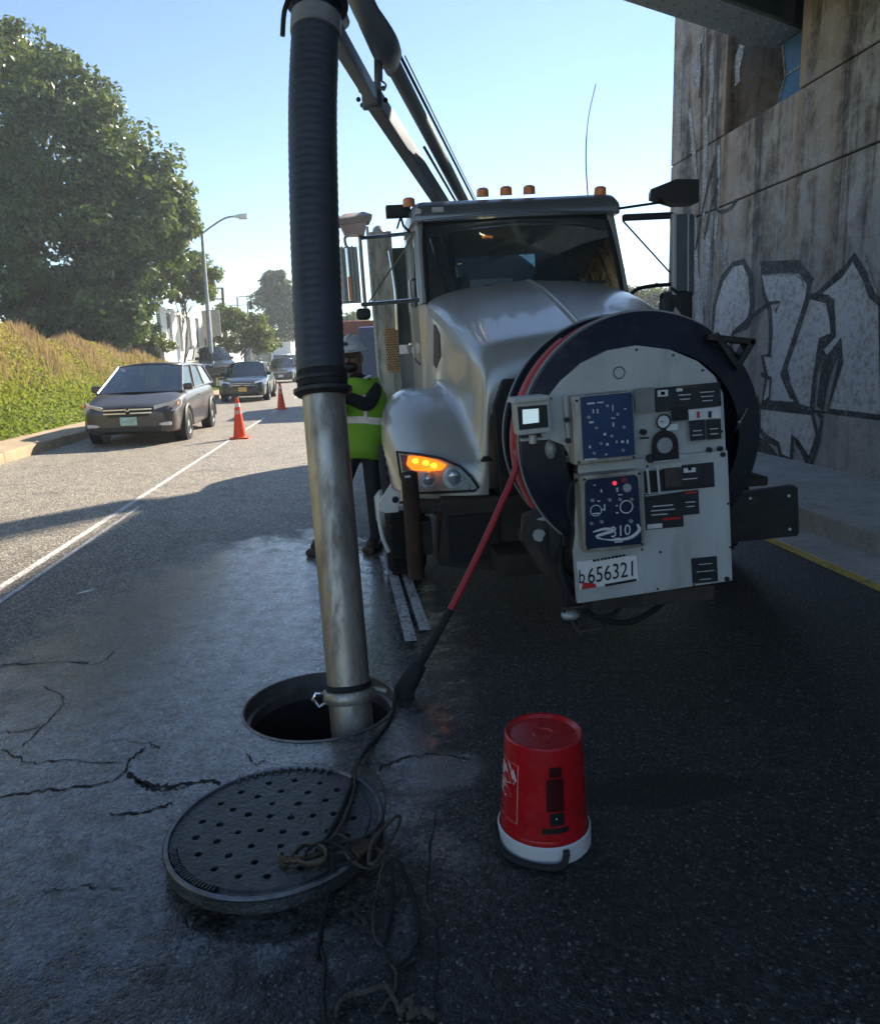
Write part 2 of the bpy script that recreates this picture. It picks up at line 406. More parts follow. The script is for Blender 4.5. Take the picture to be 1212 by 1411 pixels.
M['hatgrey'] = pm('grey_hard_hat', (.58, .61, .65), .4)
M['boot'] = pm('brown_boot', (.07, .04, .025), .7)
M['glove'] = pm('black_glove', (.014, .014, .015), .8)
M['bark'] = pm('bark', (.09, .07, .055), .9, 0, .35, 8, bump=.8, bs=18)
M['polegrey'] = pm('grey_pole_steel', (.30, .32, .33), .5, .3)
M['girder'] = pm('blue_grey_girder_paint', (.26, .33, .4), .6, .1, .2, 3, dirt=.25, bump=.2, bs=20)
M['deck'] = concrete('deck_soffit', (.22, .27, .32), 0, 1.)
M['soil'] = pm('dry_soil', (.2, .15, .09), .95, 0, .35, 5, bump=.6, bs=20)
M['bankg'] = pm('weedy_ground', (.16, .17, .045), .95, 0, .4, 3, bump=.8, bs=12)
# ================================================================ THE SETTING
HC, HR = Vector((-.26, 3.40, 0)), .365
def holed_sheet(x0, x1, y0, y1, z):
    b = MB(); n = 64; h = .7
    inner = [b.bm.verts.new((HC.x+HR*cos(2*pi*i/n), HC.y+HR*sin(2*pi*i/n), z)) for i in range(n)]
    def sq(a):
        c, s_ = cos(a), sin(a); k = h/max(abs(c), abs(s_)); return (HC.x+c*k, HC.y+s_*k, z)
    outer = [b.bm.verts.new(sq(2*pi*(i+.0)/n)) for i in range(n)]
    b.skin(inner, outer)
    X = [x0, HC.x-h, HC.x+h, x1]; Y = [y0, HC.y-h, HC.y+h, y1]
    for i in range(3):
        for j in range(3):
            if i == 1 and j == 1: continue
            b.poly([(X[i], Y[j], z), (X[i+1], Y[j], z), (X[i+1], Y[j+1], z), (X[i], Y[j+1], z)])
    return b
tag(MB().poly([(-6.15, -40, -.03), (-6.15, 1500, -.03), (-1500, 1500, -.03), (-1500, -40, -.03)]).poly([(3.8, -40, -.03), (1500, -40, -.03), (1500, 1500, -.03), (3.8, 1500, -.03)]).build('ground', M['bankg']), kind='structure')
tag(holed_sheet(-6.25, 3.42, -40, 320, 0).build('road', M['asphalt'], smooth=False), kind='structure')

# painted markings
M['paintline'] = worn_paint('worn_white_road_paint', (.66, .65, .62), .38, (.2, .19, .18), 36)
M['paintyel'] = worn_paint('worn_yellow_road_paint', (.62, .42, .06), .28, (.2, .16, .08), 30)
def strip(pts, w, z, name, mat, kind=True):
    b = MB(); L = []; R_ = []
    pts = [Vector((p[0], p[1], 0)) for p in pts]
    ww = w if isinstance(w, list) else [w]*len(pts)
    for i, p in enumerate(pts):
        t = (pts[min(i+1, len(pts)-1)]-pts[max(i-1, 0)]).normalized(); nn = Vector((-t.y, t.x, 0))
        L.append(b.bm.verts.new(p+nn*ww[i]/2+Vector((0, 0, z)))); R_.append(b.bm.verts.new(p-nn*ww[i]/2+Vector((0, 0, z))))
    for i in range(len(pts)-1): b.bm.faces.new((L[i], R_[i], R_[i+1], L[i+1]))
    o = b.build(name, mat, smooth=False)
    return tag(o, kind='structure') if kind else o
strip([(-2.86, -20), (-2.72, 22.5)], .07, .004, 'lane_marking', M['paintline'])
strip([(-2.70, -20), (-2.60, 9.0)], .045, .004, 'lane_marking', M['paintline'])
for y in (24, 33, 42, 51, 60): strip([(-2.7, y), (-2.7, y+2.6)], .11, .004, 'lane_marking', M['paintline'])
strip([(.225, 4.12), (.165, 6.4)], .07, .004, 'lane_marking', M['paintline'])
strip([(.32, 4.28), (.255, 6.4)], .065, .004, 'lane_marking', M['paintline'])
strip([(3.36, -20), (3.36, 200)], .10, .004, 'lane_marking', M['paintyel'])
# a smear of white paint in the lane
s0 = gp(106, 819); s1 = gp(132, 812)
strip([s0, (s0+s1)/2, s1], [.02, .05, .01], .004, 'paint_smear', M['white'])

# tar-dark cracks and scars in the old surfacing
M['crack'] = pm('open_crack', (.022, .022, .024), .95)
def crack(px, w):
    pts = [gp(*p) for p in px]; pts = spline(pts, 7)
    pts = [p + Vector((random.uniform(-.006, .006), random.uniform(-.012, .012), 0)) for p in pts]
    ww = [w*1.25*(.35+random.random()) * (1 if 0 < i < len(pts)-1 else .2) for i in range(len(pts))]
    strip(pts, ww, .003, 'road_crack', M['crack'])
crack([(0, 1097), (60, 1090), (110, 1084), (160, 1074), (178, 1052)], .009)
crack([(0, 1032), (40, 1050), (90, 1049), (175, 1050)], .007)
crack([(0, 917), (60, 914), (128, 912)], .010)
crack([(30, 1030), (70, 990), (88, 965), (60, 945)], .005)
crack([(150, 1122), (200, 1120), (240, 1105)], .009)
crack([(100, 912), (135, 915), (160, 895)], .006)
crack([(0, 1010), (40, 1006), (55, 1000)], .006)
crack([(150, 1018), (200, 1024), (222, 1030)], .006)
crack([(520, 1060), (560, 1045), (600, 1040), (650, 1046)], .008)
crack([(600, 1110), (590, 1220), (605, 1300), (600, 1400)], .0045)
# ragged dark pothole seam left of the cover and wet trails
from mathutils import noise as mnoise
def blot(px, z, name, mat):
    pts = spline([gp(*p) for p in px], 12, True)
    b = MB(); b.poly([p + (mnoise.noise_vector(p*28)*.022 + mnoise.noise_vector(p*90)*.008).to_2d().to_3d() + Vector((0, 0, z)) for p in pts])
    return tag(b.build(name, mat, smooth=False), kind='structure')
M['pothole'] = concrete('pothole_bottom', (.022, .022, .023), 0, 3, bump=1.)
M['scar'] = concrete('pale_patch', (.2, .19, .18), 0, 4, bump=.9)
q = NT('water_film'); q.set(Base_Color=(.006, .007, .008), Roughness=.45, Specular_IOR_Level=.5, Normal=q.bump(q.noise(q.co.outputs['Object'], 14, 3), .12, .01)); M['puddle'] = q.m
crack([(176, 1066), (196, 1078), (222, 1084), (255, 1080), (285, 1076), (304, 1080)], .017)
crack([(186, 1072), (205, 1086), (236, 1088), (262, 1084)], .010)
crack([(176, 1052), (186, 1041), (200, 1030)], .007)
crack([(340, 1040), (352, 1052), (368, 1046)], .005)
crack([(60, 1230), (120, 1222), (170, 1226)], .005)
# right-hand gutter, kerb stones and sidewalk
tag(MB().poly([(3.42, -30, .002), (3.86, -30, .002), (3.86, 220, .002), (3.42, 220, .002)]).build('gutter', M['conc'], smooth=False), kind='structure')
sw = tag(MB().bb((4.10, -30, -.05), (5.45, 220, .165), .01).build('sidewalk', M['conc']), kind='structure')
kerb = tag(thing('kerb', 'row of grey concrete kerb stones beside the gutter under the graffiti wall', 'kerb', (3.85, 0, 0)))
k0 = MB().bb((3.85, 0, -.05), (4.095, 2.38, .178), .02, 2).build('kerb_stone', M['conc'], kerb)
for i, y in enumerate([-4.8, -2.4, 2.4, 4.8, 7.2, 9.6, 12, 14.4, 16.8, 19.2]):
    c = k0.copy(); COL.objects.link(c); c.parent = kerb; c.location = (random.uniform(-.006, .006), y+.35, random.uniform(-.004, .004))
k0.location = (0, .35, 0)

# left-hand kerb, dirt strip
lk = thing('kerb', 'sandy yellow kerb along the grassy bank left of the grey minivan', 'kerb', (-6.25, 8, 0))
l0 = MB().bb((-6.46, 8, -.05), (-6.25, 10.97, .19), .025).build('kerb_stone', M['warmconc'], lk)
for y in range(1, 14):
    c = l0.copy(); COL.objects.link(c); c.parent = lk; c.location = (random.uniform(-.01, .01), 3*y, random.uniform(-.006, .006))
tag(MB().bb((-7.7, -10, -.05), (-6.465, 200, .17)).build('verge_path', M['warmconc']), kind='structure')
def bank_z(x, y):
    t = min(1, max(0, (-7.3-x)/5.2)); top = 2.95 if y < 24 else max(1.0, 2.95-(y-24)*.05)
    t2 = t**1.35
    return .14 + t2*(top) + .12*sin(y*.7+x)*t
b = MB(); ys = np.linspace(0, 110, 90); xs = np.r_[np.linspace(-7.2, -13, 16), [-18, -26, -60]]
grid = [[b.bm.verts.new((x, y, bank_z(x, y))) for x in xs] for y in ys]
for i in range(len(ys)-1): b.skin(grid[i], grid[i+1], False)
tag(b.build('bank_terrain', M['bankg'], sharp=180), kind='structure')

# ---------------------------------------------------------------- leaves and grass as real blades
def leaf_mesh(name, cen, nrm, size, tone, mats, parent=None, origin=None, asp=.62, mi=None, group=None):
    n = len(cen)
    nrm = nrm/np.linalg.norm(nrm, axis=1, keepdims=True)
    a = np.cross(nrm, RNG.normal(size=(n, 3))); a /= np.linalg.norm(a, axis=1, keepdims=True)
    c = np.cross(nrm, a); s = size[:, None]
    V = np.empty((n, 4, 3)); V[:, 0] = cen - a*s; V[:, 2] = cen + a*s
    V[:, 1] = cen - c*s*asp + nrm*s*.18; V[:, 3] = cen + c*s*asp + nrm*s*.18
    me = bpy.data.meshes.new(name); me.vertices.add(4*n); me.vertices.foreach_set('co', V.ravel())
    me.loops.add(4*n); me.loops.foreach_set('vertex_index', np.arange(4*n, dtype=np.int32))
    me.polygons.add(n); me.polygons.foreach_set('loop_start', np.arange(0, 4*n, 4, dtype=np.int32))
    me.update(calc_edges=True)
    at = me.attributes.new('tone', 'FLOAT', 'POINT'); at.data.foreach_set('value', np.repeat(tone, 4).astype(np.float32))
    return link(name, me, mats, parent, origin, smooth=False)
def crown_pts(c, rad, clumps, per, cr, sd, squash=.75, low=-.75):
    r = np.random.default_rng(sd)
    d = r.normal(size=(clumps*3, 3)); d /= np.linalg.norm(d, axis=1, keepdims=True); d = d[d[:, 2] > low][:clumps]
    rr = r.uniform(.45, 1.0, len(d))**.55
    cc = np.array(c) + d*rr[:, None]*np.array(rad)
    crs = cr*r.uniform(.6, 1.3, len(d))
    P = []; N = []; T = []
    for k in range(len(d)):
        q = r.normal(size=(per, 3)); q /= np.linalg.norm(q, axis=1, keepdims=True)
        q *= (r.uniform(.25, 1, per)**.5)[:, None]
        P.append(cc[k] + q*crs[k]*np.array([1, 1, squash])); N.append(q*.8 + np.array([0, 0, .5]) + r.normal(size=(per, 3))*.55)
        T.append(np.clip(r.normal(.5+ (r.random()-.5)*.5, .16, per), 0, 1))
    return np.vstack(P), np.vstack(N), np.hstack(T), cc
M['leafdark'] = leaf_mat('dark_leaves', [(.026, .065, .026), (.055, .105, .038), (.12, .175, .05)], .3, .38)
M['leafyel'] = leaf_mat('yellow_green_leaves', [(.06, .10, .02), (.11, .15, .025), (.19, .20, .035)])
M['leaffar'] = leaf_mat('far_leaves', [(.03, .055, .02), (.045, .075, .025), (.06, .09, .03)])
def tree(label, base, blobs, mat, seed, size, trunk=.4, group=None, name='tree', th=None, cat='tree'):
    base = Vector(base); t = thing(name, label, cat, base, group)
    P, N, T, ccs = [], [], [], []
    for k, (c, rad, cl, per, cr) in enumerate(blobs):
        p, n_, tt, cc = crown_pts(c, rad, cl, per, cr, seed*31+k); P.append(p); N.append(n_); T.append(tt); ccs.append(cc)
    P = np.vstack(P); N = np.vstack(N); T = np.hstack(T); cc = np.vstack(ccs)
    o = leaf_mesh('crown', P, N, np.random.default_rng(seed).uniform(.6, 1.25, len(P))*size, T, mat, t); o['kind'] = 'stuff'
    top = Vector(blobs[0][0]); mb = MB()
    mid = base.lerp(top, .45) + Vector((.3, 0, 0))
    mb.tube(spline([base-Vector((0, 0, .3)), mid, top], 6), [trunk*(1-.8*i/12) for i in range(13)], 10)
    mb.build('trunk', M['bark'], t, sharp=180)
    r = np.random.default_rng(seed+5); lb = MB()
    for i in r.choice(len(cc), min(len(cc), 26), False):
        e = Vector(cc[i]); s_ = base.lerp(top, float(r.uniform(.3, .85)))
        m_ = s_.lerp(e, .5) + Vector((0, 0, .08*(e-s_).length))
        lb.tube(spline([s_, m_, e], 4), [trunk*.28*(1-.8*j/8) for j in range(9)], 6)
    lb.build('limb', M['bark'], t, sharp=180)
    return t
def dpv(x, y, D): p = dp(x, y, D); return (p.x, p.y, p.z)

# big trees above the bank
tree('tall dark leafy tree rising over the top of the grass bank', (dp(60, 470, 40).x, 40, 2.5),
     [(dpv(45, 190, 40), (4.6, 4.2, 5.2), 120, 120, .95), (dpv(120, 260, 39.5), (4.6, 4, 4.6), 105, 120, .9), (dpv(-20, 130, 41), (4.4, 4, 4.0), 70, 120, .95),
      (dpv(60, 360, 38.5), (5.6, 4, 3.8), 110, 120, .9), (dpv(185, 300, 40), (3.0, 3, 3.6), 75, 115, .75), (dpv(-60, 300, 40), (4, 4, 7), 70, 120, 1.0)],
     M['leafdark'], 3, .17, .5, 'large trees')
tree('dark rounded tree at the right flank of the tall tree behind the bank', (dp(175, 480, 43).x, 43, 2.2),
     [(dpv(178, 362, 43), (3.0, 3, 3.0), 80, 120, .75), (dpv(130, 425, 42), (3.4, 3, 2.2), 70, 120, .75), (dpv(222, 300, 43), (1.8, 2, 2.6), 45, 110, .65), (dpv(40, 445, 39), (6, 2.5, 1.8), 110, 110, .7), (dpv(105, 455, 41), (3.5, 2, 1.3), 60, 110, .6)],
     M['leafdark'], 9, .16, .35, 'large trees')
tree('slim yellow-green tree beside the street lamp', (dp(262, 470, 48).x, 48, 1.5),
     [(dpv(250, 385, 48), (1.9, 1.8, 1.7), 46, 120, .55), (dpv(268, 400, 47.5), (1.1, 1.2, .9), 20, 120, .45), (dpv(282, 372, 48), (.9, 1, 1.0), 14, 80, .5)],
     M['leafyel'], 12, .13, .08)
tree('green roadside bush between the lamp post and the white truck', (dp(335, 480, 55).x, 55, .8),
     [(dpv(335, 462, 55), (2.1, 2, 1.5), 50, 110, .55), (dpv(312, 440, 56), (1.1, 1.5, 1.0), 22, 100, .5), (dpv(362, 470, 55), (1.0, 1.3, 1.0), 20, 100, .45)],
     M['leafyel'], 15, .12, .1, name='bush', cat='bush')
tree('hazy dark conical tree standing at the end of the street', (dp(382, 480, 95).x, 95, 0),
     [(dpv(388, 425, 95), (3.4, 3, 3.4), 60, 110, .95), (dpv(380, 398, 95), (1.6, 2, 2.4), 26, 100, .8), (dpv(384, 455, 95), (3.2, 3, 2.2), 40, 110, .9)],
     M['leaffar'], 18, .24, .3)
tree('broad hazy tree far off behind the truck cab mirror', (dp(900, 440, 75).x, 75, 0),
     [(dpv(890, 425, 75), (5.5, 3, 2.0), 60, 100, 1.0)], M['leaffar'], 21, .24, .3)
tree('distant tree seen between the suction hose and the truck', (dp(470, 470, 80).x, 80, 0),
     [(dpv(478, 462, 80), (3.2, 3, 1.9), 40, 100, .9)], M['leaffar'], 22, .24, .3)
# far wood closing the street
p = crown_pts((5, 170, 3.2), (70, 6, 4.0), 420, 60, 2.4, 77)
o = leaf_mesh('distant_woods', p[0], p[1], np.full(len(p[0]), .55), p[2], M['leaffar']); tag(o, kind='stuff')

# weeds and grass on the bank
def grass(name, n, xr, yr, hl, w, mat, zf, sd, lean=.35, tone_f=None, ok=None):
    r = np.random.default_rng(sd); x = r.uniform(*xr, n); y = yr[0] + (yr[1]-yr[0])*r.uniform(0, 1, n)**1.5
    if ok is not None: k = ok(x, y, r); x, y = x[k], y[k]; n = len(x)
    z = np.array([zf(a, b_) for a, b_ in zip(x, y)])
    h = r.uniform(*hl, n)*(1+ .35*np.sin(x*2.1+y*1.3))*np.clip((-6.7-x)/3., .3, 1); az = r.uniform(0, 2*pi, n); ln = r.normal(0, lean, n)*h
    ca, sa = np.cos(az), np.sin(az); ww = w*r.uniform(.6, 1.4, n)
    base = np.c_[x, y, z-.03]; side = np.c_[ca, sa, 0*ca]; fw = np.c_[-sa, ca, 0*ca]
    V = np.empty((n, 5, 3)); V[:, 0] = base-side*ww[:, None]; V[:, 1] = base+side*ww[:, None]
    m_ = base + fw*(ln*.35)[:, None]; m_[:, 2] += h*.6
    V[:, 2] = m_+side*(ww*.85)[:, None]; V[:, 3] = m_-side*(ww*.85)[:, None]
    t_ = base + fw*ln[:, None]; t_[:, 2] += h; V[:, 4] = t_
    li = np.arange(n)[:, None]*5 + np.array([0, 1, 2, 3, 3, 2, 4]); st = np.empty((n, 2), np.int32); st[:, 0] = np.arange(n)*7; st[:, 1] = st[:, 0]+4
    me = bpy.data.meshes.new(name); me.vertices.add(5*n); me.vertices.foreach_set('co', V.ravel())
    me.loops.add(7*n); me.loops.foreach_set('vertex_index', li.ravel().astype(np.int32)); me.polygons.add(2*n); me.polygons.foreach_set('loop_start', st.ravel()); me.update(calc_edges=True)
    tone = tone_f(x, y, r) if tone_f else r.random(n)
    me.attributes.new('tone', 'FLOAT', 'POINT').data.foreach_set('value', np.repeat(tone, 5).astype(np.float32))
    return tag(link(name, me, mat, smooth=False), kind='stuff')
M['weed'] = leaf_mat('bank_grass', [(.13, .20, .03), (.27, .29, .04), (.40, .33, .08), (.46, .27, .16)], .5, .7)
M['seed'] = leaf_mat('red_seed_heads', [(.36, .17, .12), (.46, .25, .17), (.42, .30, .16)], .4, .8)
def tone_w(x, y, r): return np.clip((-7.6-x)/6.5 + r.normal(0, .2, len(x)) + .1, 0, 1)
grass('bank_grass', 60000, (-13.5, -7.35), (10, 60), (.12, .34), .017, M['weed'], bank_z, 4, .4, tone_w)
p_n = 60000; rr = np.random.default_rng(8); px_ = rr.uniform(-13.4, -7.4, p_n); py_ = 12+46*rr.random(p_n)**1.4
pz_ = np.array([bank_z(a, c) for a, c in zip(px_, py_)]) + rr.uniform(.02, .34, p_n)*np.clip((-6.9-px_)/3.5, .2, 1)
o = leaf_mesh('bank_weeds', np.c_[px_, py_, pz_], rr.normal(size=(p_n, 3))+[0, 0, .8], rr.uniform(.03, .075, p_n), np.clip(tone_w(px_, py_, rr)-.05, 0, 1), M['weed']); tag(o, kind='stuff')
grass('bank_seed_heads', 26000, (-14.5, -9.2), (10, 62), (.35, .62), .02, M['seed'], bank_z, 6, .25, None, lambda x, y, r: r.random(len(x)) < np.clip((-8.6-x)/3.0, 0, 1)**1.2)

# ---------------------------------------------------------------- abutment wall on the right (courses with recessed joints, bearing pocket)
WX = 5.4
wall = thing('abutment_wall', 'tall stained concrete bridge abutment wall covered in silver graffiti', 'wall', (WX, 13, 0))
def course(z0, z1, y0, y1, nm='wall_panel'):
    MB().bb((WX, y0, z0), (WX+1.2, y1, z1), .012, 1).build(nm, M['wall'], wall)
for (z0, z1, cuts) in ((0, .79, [-24, -8, 1.5, 7.2, 13.03]), (.805, 3.575, [-24, -6, 3.4, 13.02]), (3.595, 4.545, [-24, -6, 3.4, 11.28, 13.03])):
    for a, c in zip(cuts, cuts[1:]): course(z0, z1, a+.006, c-.006)
course(4.565, 7.35, -24, 9.29); course(4.56, 7.35, 11.17, 13.03); course(6.9, 7.35, 9.30, 11.16)
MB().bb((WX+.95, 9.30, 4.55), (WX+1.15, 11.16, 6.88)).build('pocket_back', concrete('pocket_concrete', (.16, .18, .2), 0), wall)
# dark scar trail and a round hole in the wall

# graffiti, thin paint on the wall face
M['gsil'] = worn_paint('silver_spray_paint', (.58, .57, .57), .32, (.34, .31, .28), 12)
M['gdark'] = worn_paint('black_spray_paint', (.035, .033, .035), .3, (.17, .16, .15), 26)
M['gwhite'] = worn_paint('white_spray_paint', (.5, .52, .55), .6, (.2, .19, .18), 30)
graf = wall
OFFK = [0.0]
def gpoly(px, off, mat, k=0, nm='graffiti_fill'):
    pts = [xp(x, y, WX) for x, y in px]
    if k: pts = spline(pts, k, True)
    OFFK[0] += .00013; off += OFFK[0]
    b = MB(); b.poly([(WX-off, p.y, p.z) for p in pts]); b.build(nm, mat, graf, smooth=False)
def gline(px, w, off, mat, closed=False, sm=0, nm='graffiti_line'):
    pts = [xp(x, y, WX) for x, y in px]
    if sm: pts = spline(pts, sm, closed)
    OFFK[0] += .00013; off += OFFK[0]
    b = MB(); n = len(pts); A = []; B_ = []
    for i, p in enumerate(pts):
        if closed: t = pts[(i+1) % n]-pts[i-1]
        else: t = pts[min(i+1, n-1)]-pts[max(i-1, 0)]
        t.normalize(); nn = Vector((0, -t.z, t.y)); ww = w*(.75+.5*random.random())
        A.append(b.bm.verts.new(Vector((WX-off, p.y, p.z))+nn*ww/2)); B_.append(b.bm.verts.new(Vector((WX-off, p.y, p.z))-nn*ww/2))
    b.skin(A, B_, False)
    if closed: b.bm.faces.new((A[-1], A[0], B_[0], B_[-1]))
    b.build(nm, mat, graf, smooth=False)
L1 = [(981, 465), (984, 420), (994, 385), (1010, 364), (1024, 361), (1033, 378), (1036, 420), (1030, 448), (1010, 458), (1006, 478), (1012, 500)]
L2 = [(1049, 373), (1102, 371), (1115, 388), (1112, 410), (1094, 470), (1077, 516), (1090, 545), (1098, 560), (1050, 556), (1056, 520), (1050, 490), (1060, 490), (1062, 455), (1060, 425), (1052, 405)]
L3 = [(1115, 408), (1140, 412), (1147, 440), (1146, 462), (1130, 470), (1128, 490), (1122, 520), (1118, 565), (1100, 560), (1086, 530), (1082, 505), (1100, 450)]
L4 = [(1130, 402), (1160, 376), (1176, 354), (1192, 382), (1200, 404), (1214, 420), (1216, 575), (1140, 566), (1158, 500), (1158, 470), (1140, 495), (1131, 480), (1148, 462), (1146, 415)]
L5 = [(1048, 560), (1118, 567), (1126, 600), (1115, 632), (1098, 610), (1092, 600), (1090, 634), (1076, 630), (1072, 612), (1056, 604), (1046, 590)]
for L in (L1, L2, L3, L4, L5): gpoly(L, .003, M['gsil'])
for L in (L1, L2, L3, L4, L5): gline(L, .095, .006, M['gdark'], True)
gpoly([(1046, 360), (1100, 358), (1122, 385), (1114, 390), (1100, 372), (1050, 374)], .0045, M['gdark'])
gpoly([(1125, 560), (1133, 495), (1160, 468), (1140, 530), (1134, 566)], .0075, M['gdark'])
gline([(1010, 458), (1040, 432), (1060, 418), (1074, 416), (1068, 430)], .05, .008, M['gdark'])
gline([(1160, 372), (1128, 404), (1118, 410)], .05, .008, M['gdark'])
gline([(1048, 515), (1062, 522), (1060, 548), (1046, 562), (1044, 545)], .05, .008, M['gdark'])
gline([(1126, 568), (1132, 582), (1118, 640), (1108, 628), (1100, 610)], .06, .008, M['gdark'], sm=4)
gline([(1122, 640), (1125, 655)], .04, .008, M['gdark'])
gpoly([(1044, 600), (1058, 610), (1072, 628), (1100, 640), (1100, 650), (1066, 640), (1044, 622)], .0045, M['gdark'])
gline([(1192, 352), (1200, 385), (1208, 404)], .035, .008, M['gwhite'])
gline([(1053, 380), (1090, 376), (1105, 384), (1108, 396)], .02, .009, M['gwhite'])
# old silvery drips and pieces at the wall's far end
for x0, y0, x1, y1, w in ((965, 45, 958, 120, .22), (980, 70, 976, 160, .12), (1022, 62, 1016, 115, .16), (940, 60, 936, 200, .1), (950, 150, 960, 260, .12), (972, 160, 968, 300, .14), (990, 200, 985, 330, .10), (955, 300, 960, 420, .2), (975, 320, 970, 420, .18), (988, 330, 1000, 372, .12), (965, 395, 966, 470, .3), (1000, 330, 996, 360, .1)):
    gline([(x0, y0), ((x0+x1)/2+random.uniform(-3, 3), (y0+y1)/2), (x1, y1)], w, .003, M['gwhite'], sm=5, nm='paint_drip')
for px in ([(985, 215), (974, 262), (966, 300), (958, 345)], [(990, 245), (978, 290), (970, 330)], [(966, 60), (966, 100), (964, 135)], [(988, 260), (988, 290), (1005, 288), (1015, 275)]):
    gline(px, .06, .005, M['gdark'], sm=4)
# unseen wing wall behind the abutment, top sloped to shape the road's shadow edge
wing = MB(); a0 = Vector((WX+.05, 13.06, 0)); a1 = Vector((9.75, 22.75, 0)); th = Vector((1.0, -.45, 0))
h0, h1 = 7.35, 10.95
vs = [a0, a1, a1+th, a0+th]
wing.loft([[tuple(v) for v in vs], [(v.x, v.y, h) for v, h in zip(vs, (h0, h1, h1, h0))]], True, True)
tag(wing.build('wing_wall', M['wall'], smooth=False), 'unseen concrete wing wall behind the graffiti wall, sloped to shape the road shadow', 'wall')

# ---------------------------------------------------------------- railway bridge overhead
ub = Vector((.882, .471, 0)); vb = Vector((-.471, .882, 0)); G0 = Vector((3.725, 9.075, 0)) # point on girder axis
br = thing('bridge', 'blue-grey riveted steel girder bridge crossing overhead beside the graffiti wall', 'bridge', (4, 9.3, 5.4))
Rb = Matrix(((ub.x, vb.x, 0), (ub.y, vb.y, 0), (0, 0, 1)))
def girder(off, s0, s1, z0=5.4, w=.55, h=1.15):
    c = G0 + vb*off + ub*((s0+s1)/2); L = s1-s0
    g = MB(); g.box(c+Vector((0, 0, z0+.02)), (L, w, .04), Rb); g.box(c+Vector((0, 0, z0+h)), (L, w, .04), Rb); g.box(c+Vector((0, 0, z0+h/2)), (L, .03, h-.05), Rb)
    for sgn in (-1, 1): g.box(c+vb*(.075*sgn)+Vector((0, 0, z0+.06)), (L, .12, .035), Rb)
    s = s0+.6
    while s < s1:
        g.box(G0+vb*off+ub*s+Vector((0, 0, z0+h/2)), (.03, .36, h-.09), Rb); s += 1.5
    g.build('girder', M['girder'], br)
    rv = MB(); s = s0+.1
    while s < s1:
        for t in (-.2, -.07, .07, .2): rv.sph(G0+vb*(off+t)+ub*(s+ (.08 if abs(t) > .1 else 0))+Vector((0, 0, z0)), (.022, .022, .018), 6, 4)
        s += .19
    rv.build('rivet', M['girder'], br)['kind'] = 'stuff'
girder(0, -15, 2.55)
for k in range(1, 3): girder(-2.6*k, -15+1.2*k, (5.3-G0.x+2.6*k*(-.471))/.882, 5.4)
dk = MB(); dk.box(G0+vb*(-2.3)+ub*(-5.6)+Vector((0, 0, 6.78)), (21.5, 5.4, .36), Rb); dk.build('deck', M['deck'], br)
pl = MB(); pl.box(G0+vb*(.28)+ub*(-5.6)+Vector((0, 0, 7.15)), (21.4, .12, 1.1), Rb); pl.build('parapet', M['girder'], br)
for s in (-9, -6, -3, 0.2): MB().box(G0+vb*(-1.3)+ub*s+Vector((0, 0, 6.0)), (.16, 2.55, .5), Rb).build('cross_beam', M['girder'], br)
# rocker bearing with chalk marks in the pocket
bp = xp(1076, 105, WX+.45)
bm_ = MB(); bm_.prism([(WX+.25, 9.42, 4.56), (WX+.25, 10.25, 4.56), (WX+.25, 10.05, 4.95), (WX+.25, 10.15, 5.36), (WX+.25, 9.5, 5.36), (WX+.25, 9.62, 4.95)], (.6, 0, 0), .015)
bm_.build('bearing', pm('blue_bearing_paint', (.03, .11, .22), .5, .1, .2, 5), br)
for a, c in (((9.42, 4.57), (9.64, 4.95)), ((9.64, 4.95), (9.5, 5.34)), ((10.24, 4.57), (10.03, 4.95)), ((10.03, 4.95), (10.14, 5.34)), ((9.64, 4.95), (10.03, 4.95))):
    MB().tube([(WX+.245, a[0], a[1]), (WX+.245, c[0], c[1])], .012, 6).build('bearing_rib', M['gwhite'], br)
# far abutment on the left under the bridge
la = MB(); c = G0+ub*(-15.6)
la.prism([(-9.2, -4, 0), (-9.2, 2.3, 0), (-11, 2.3, 0), (-11, -4, 0)], (0, 0, 6.55))
la.build('abutment', M['wall'], br)
# ================================================================ THE VACUUM TRUCK
TO = Vector((1.45, 5.8, 0))
truck = thing('vacuum_truck', 'silver truck with a big hose reel on its nose parked under the bridge', 'truck', TO)
T = truck
def cx(y): return 1.425 + (y-3.7)*.026
def tb(name, mb, mat, parent=None, **k): return mb.build(name, mat, parent or T, **k)

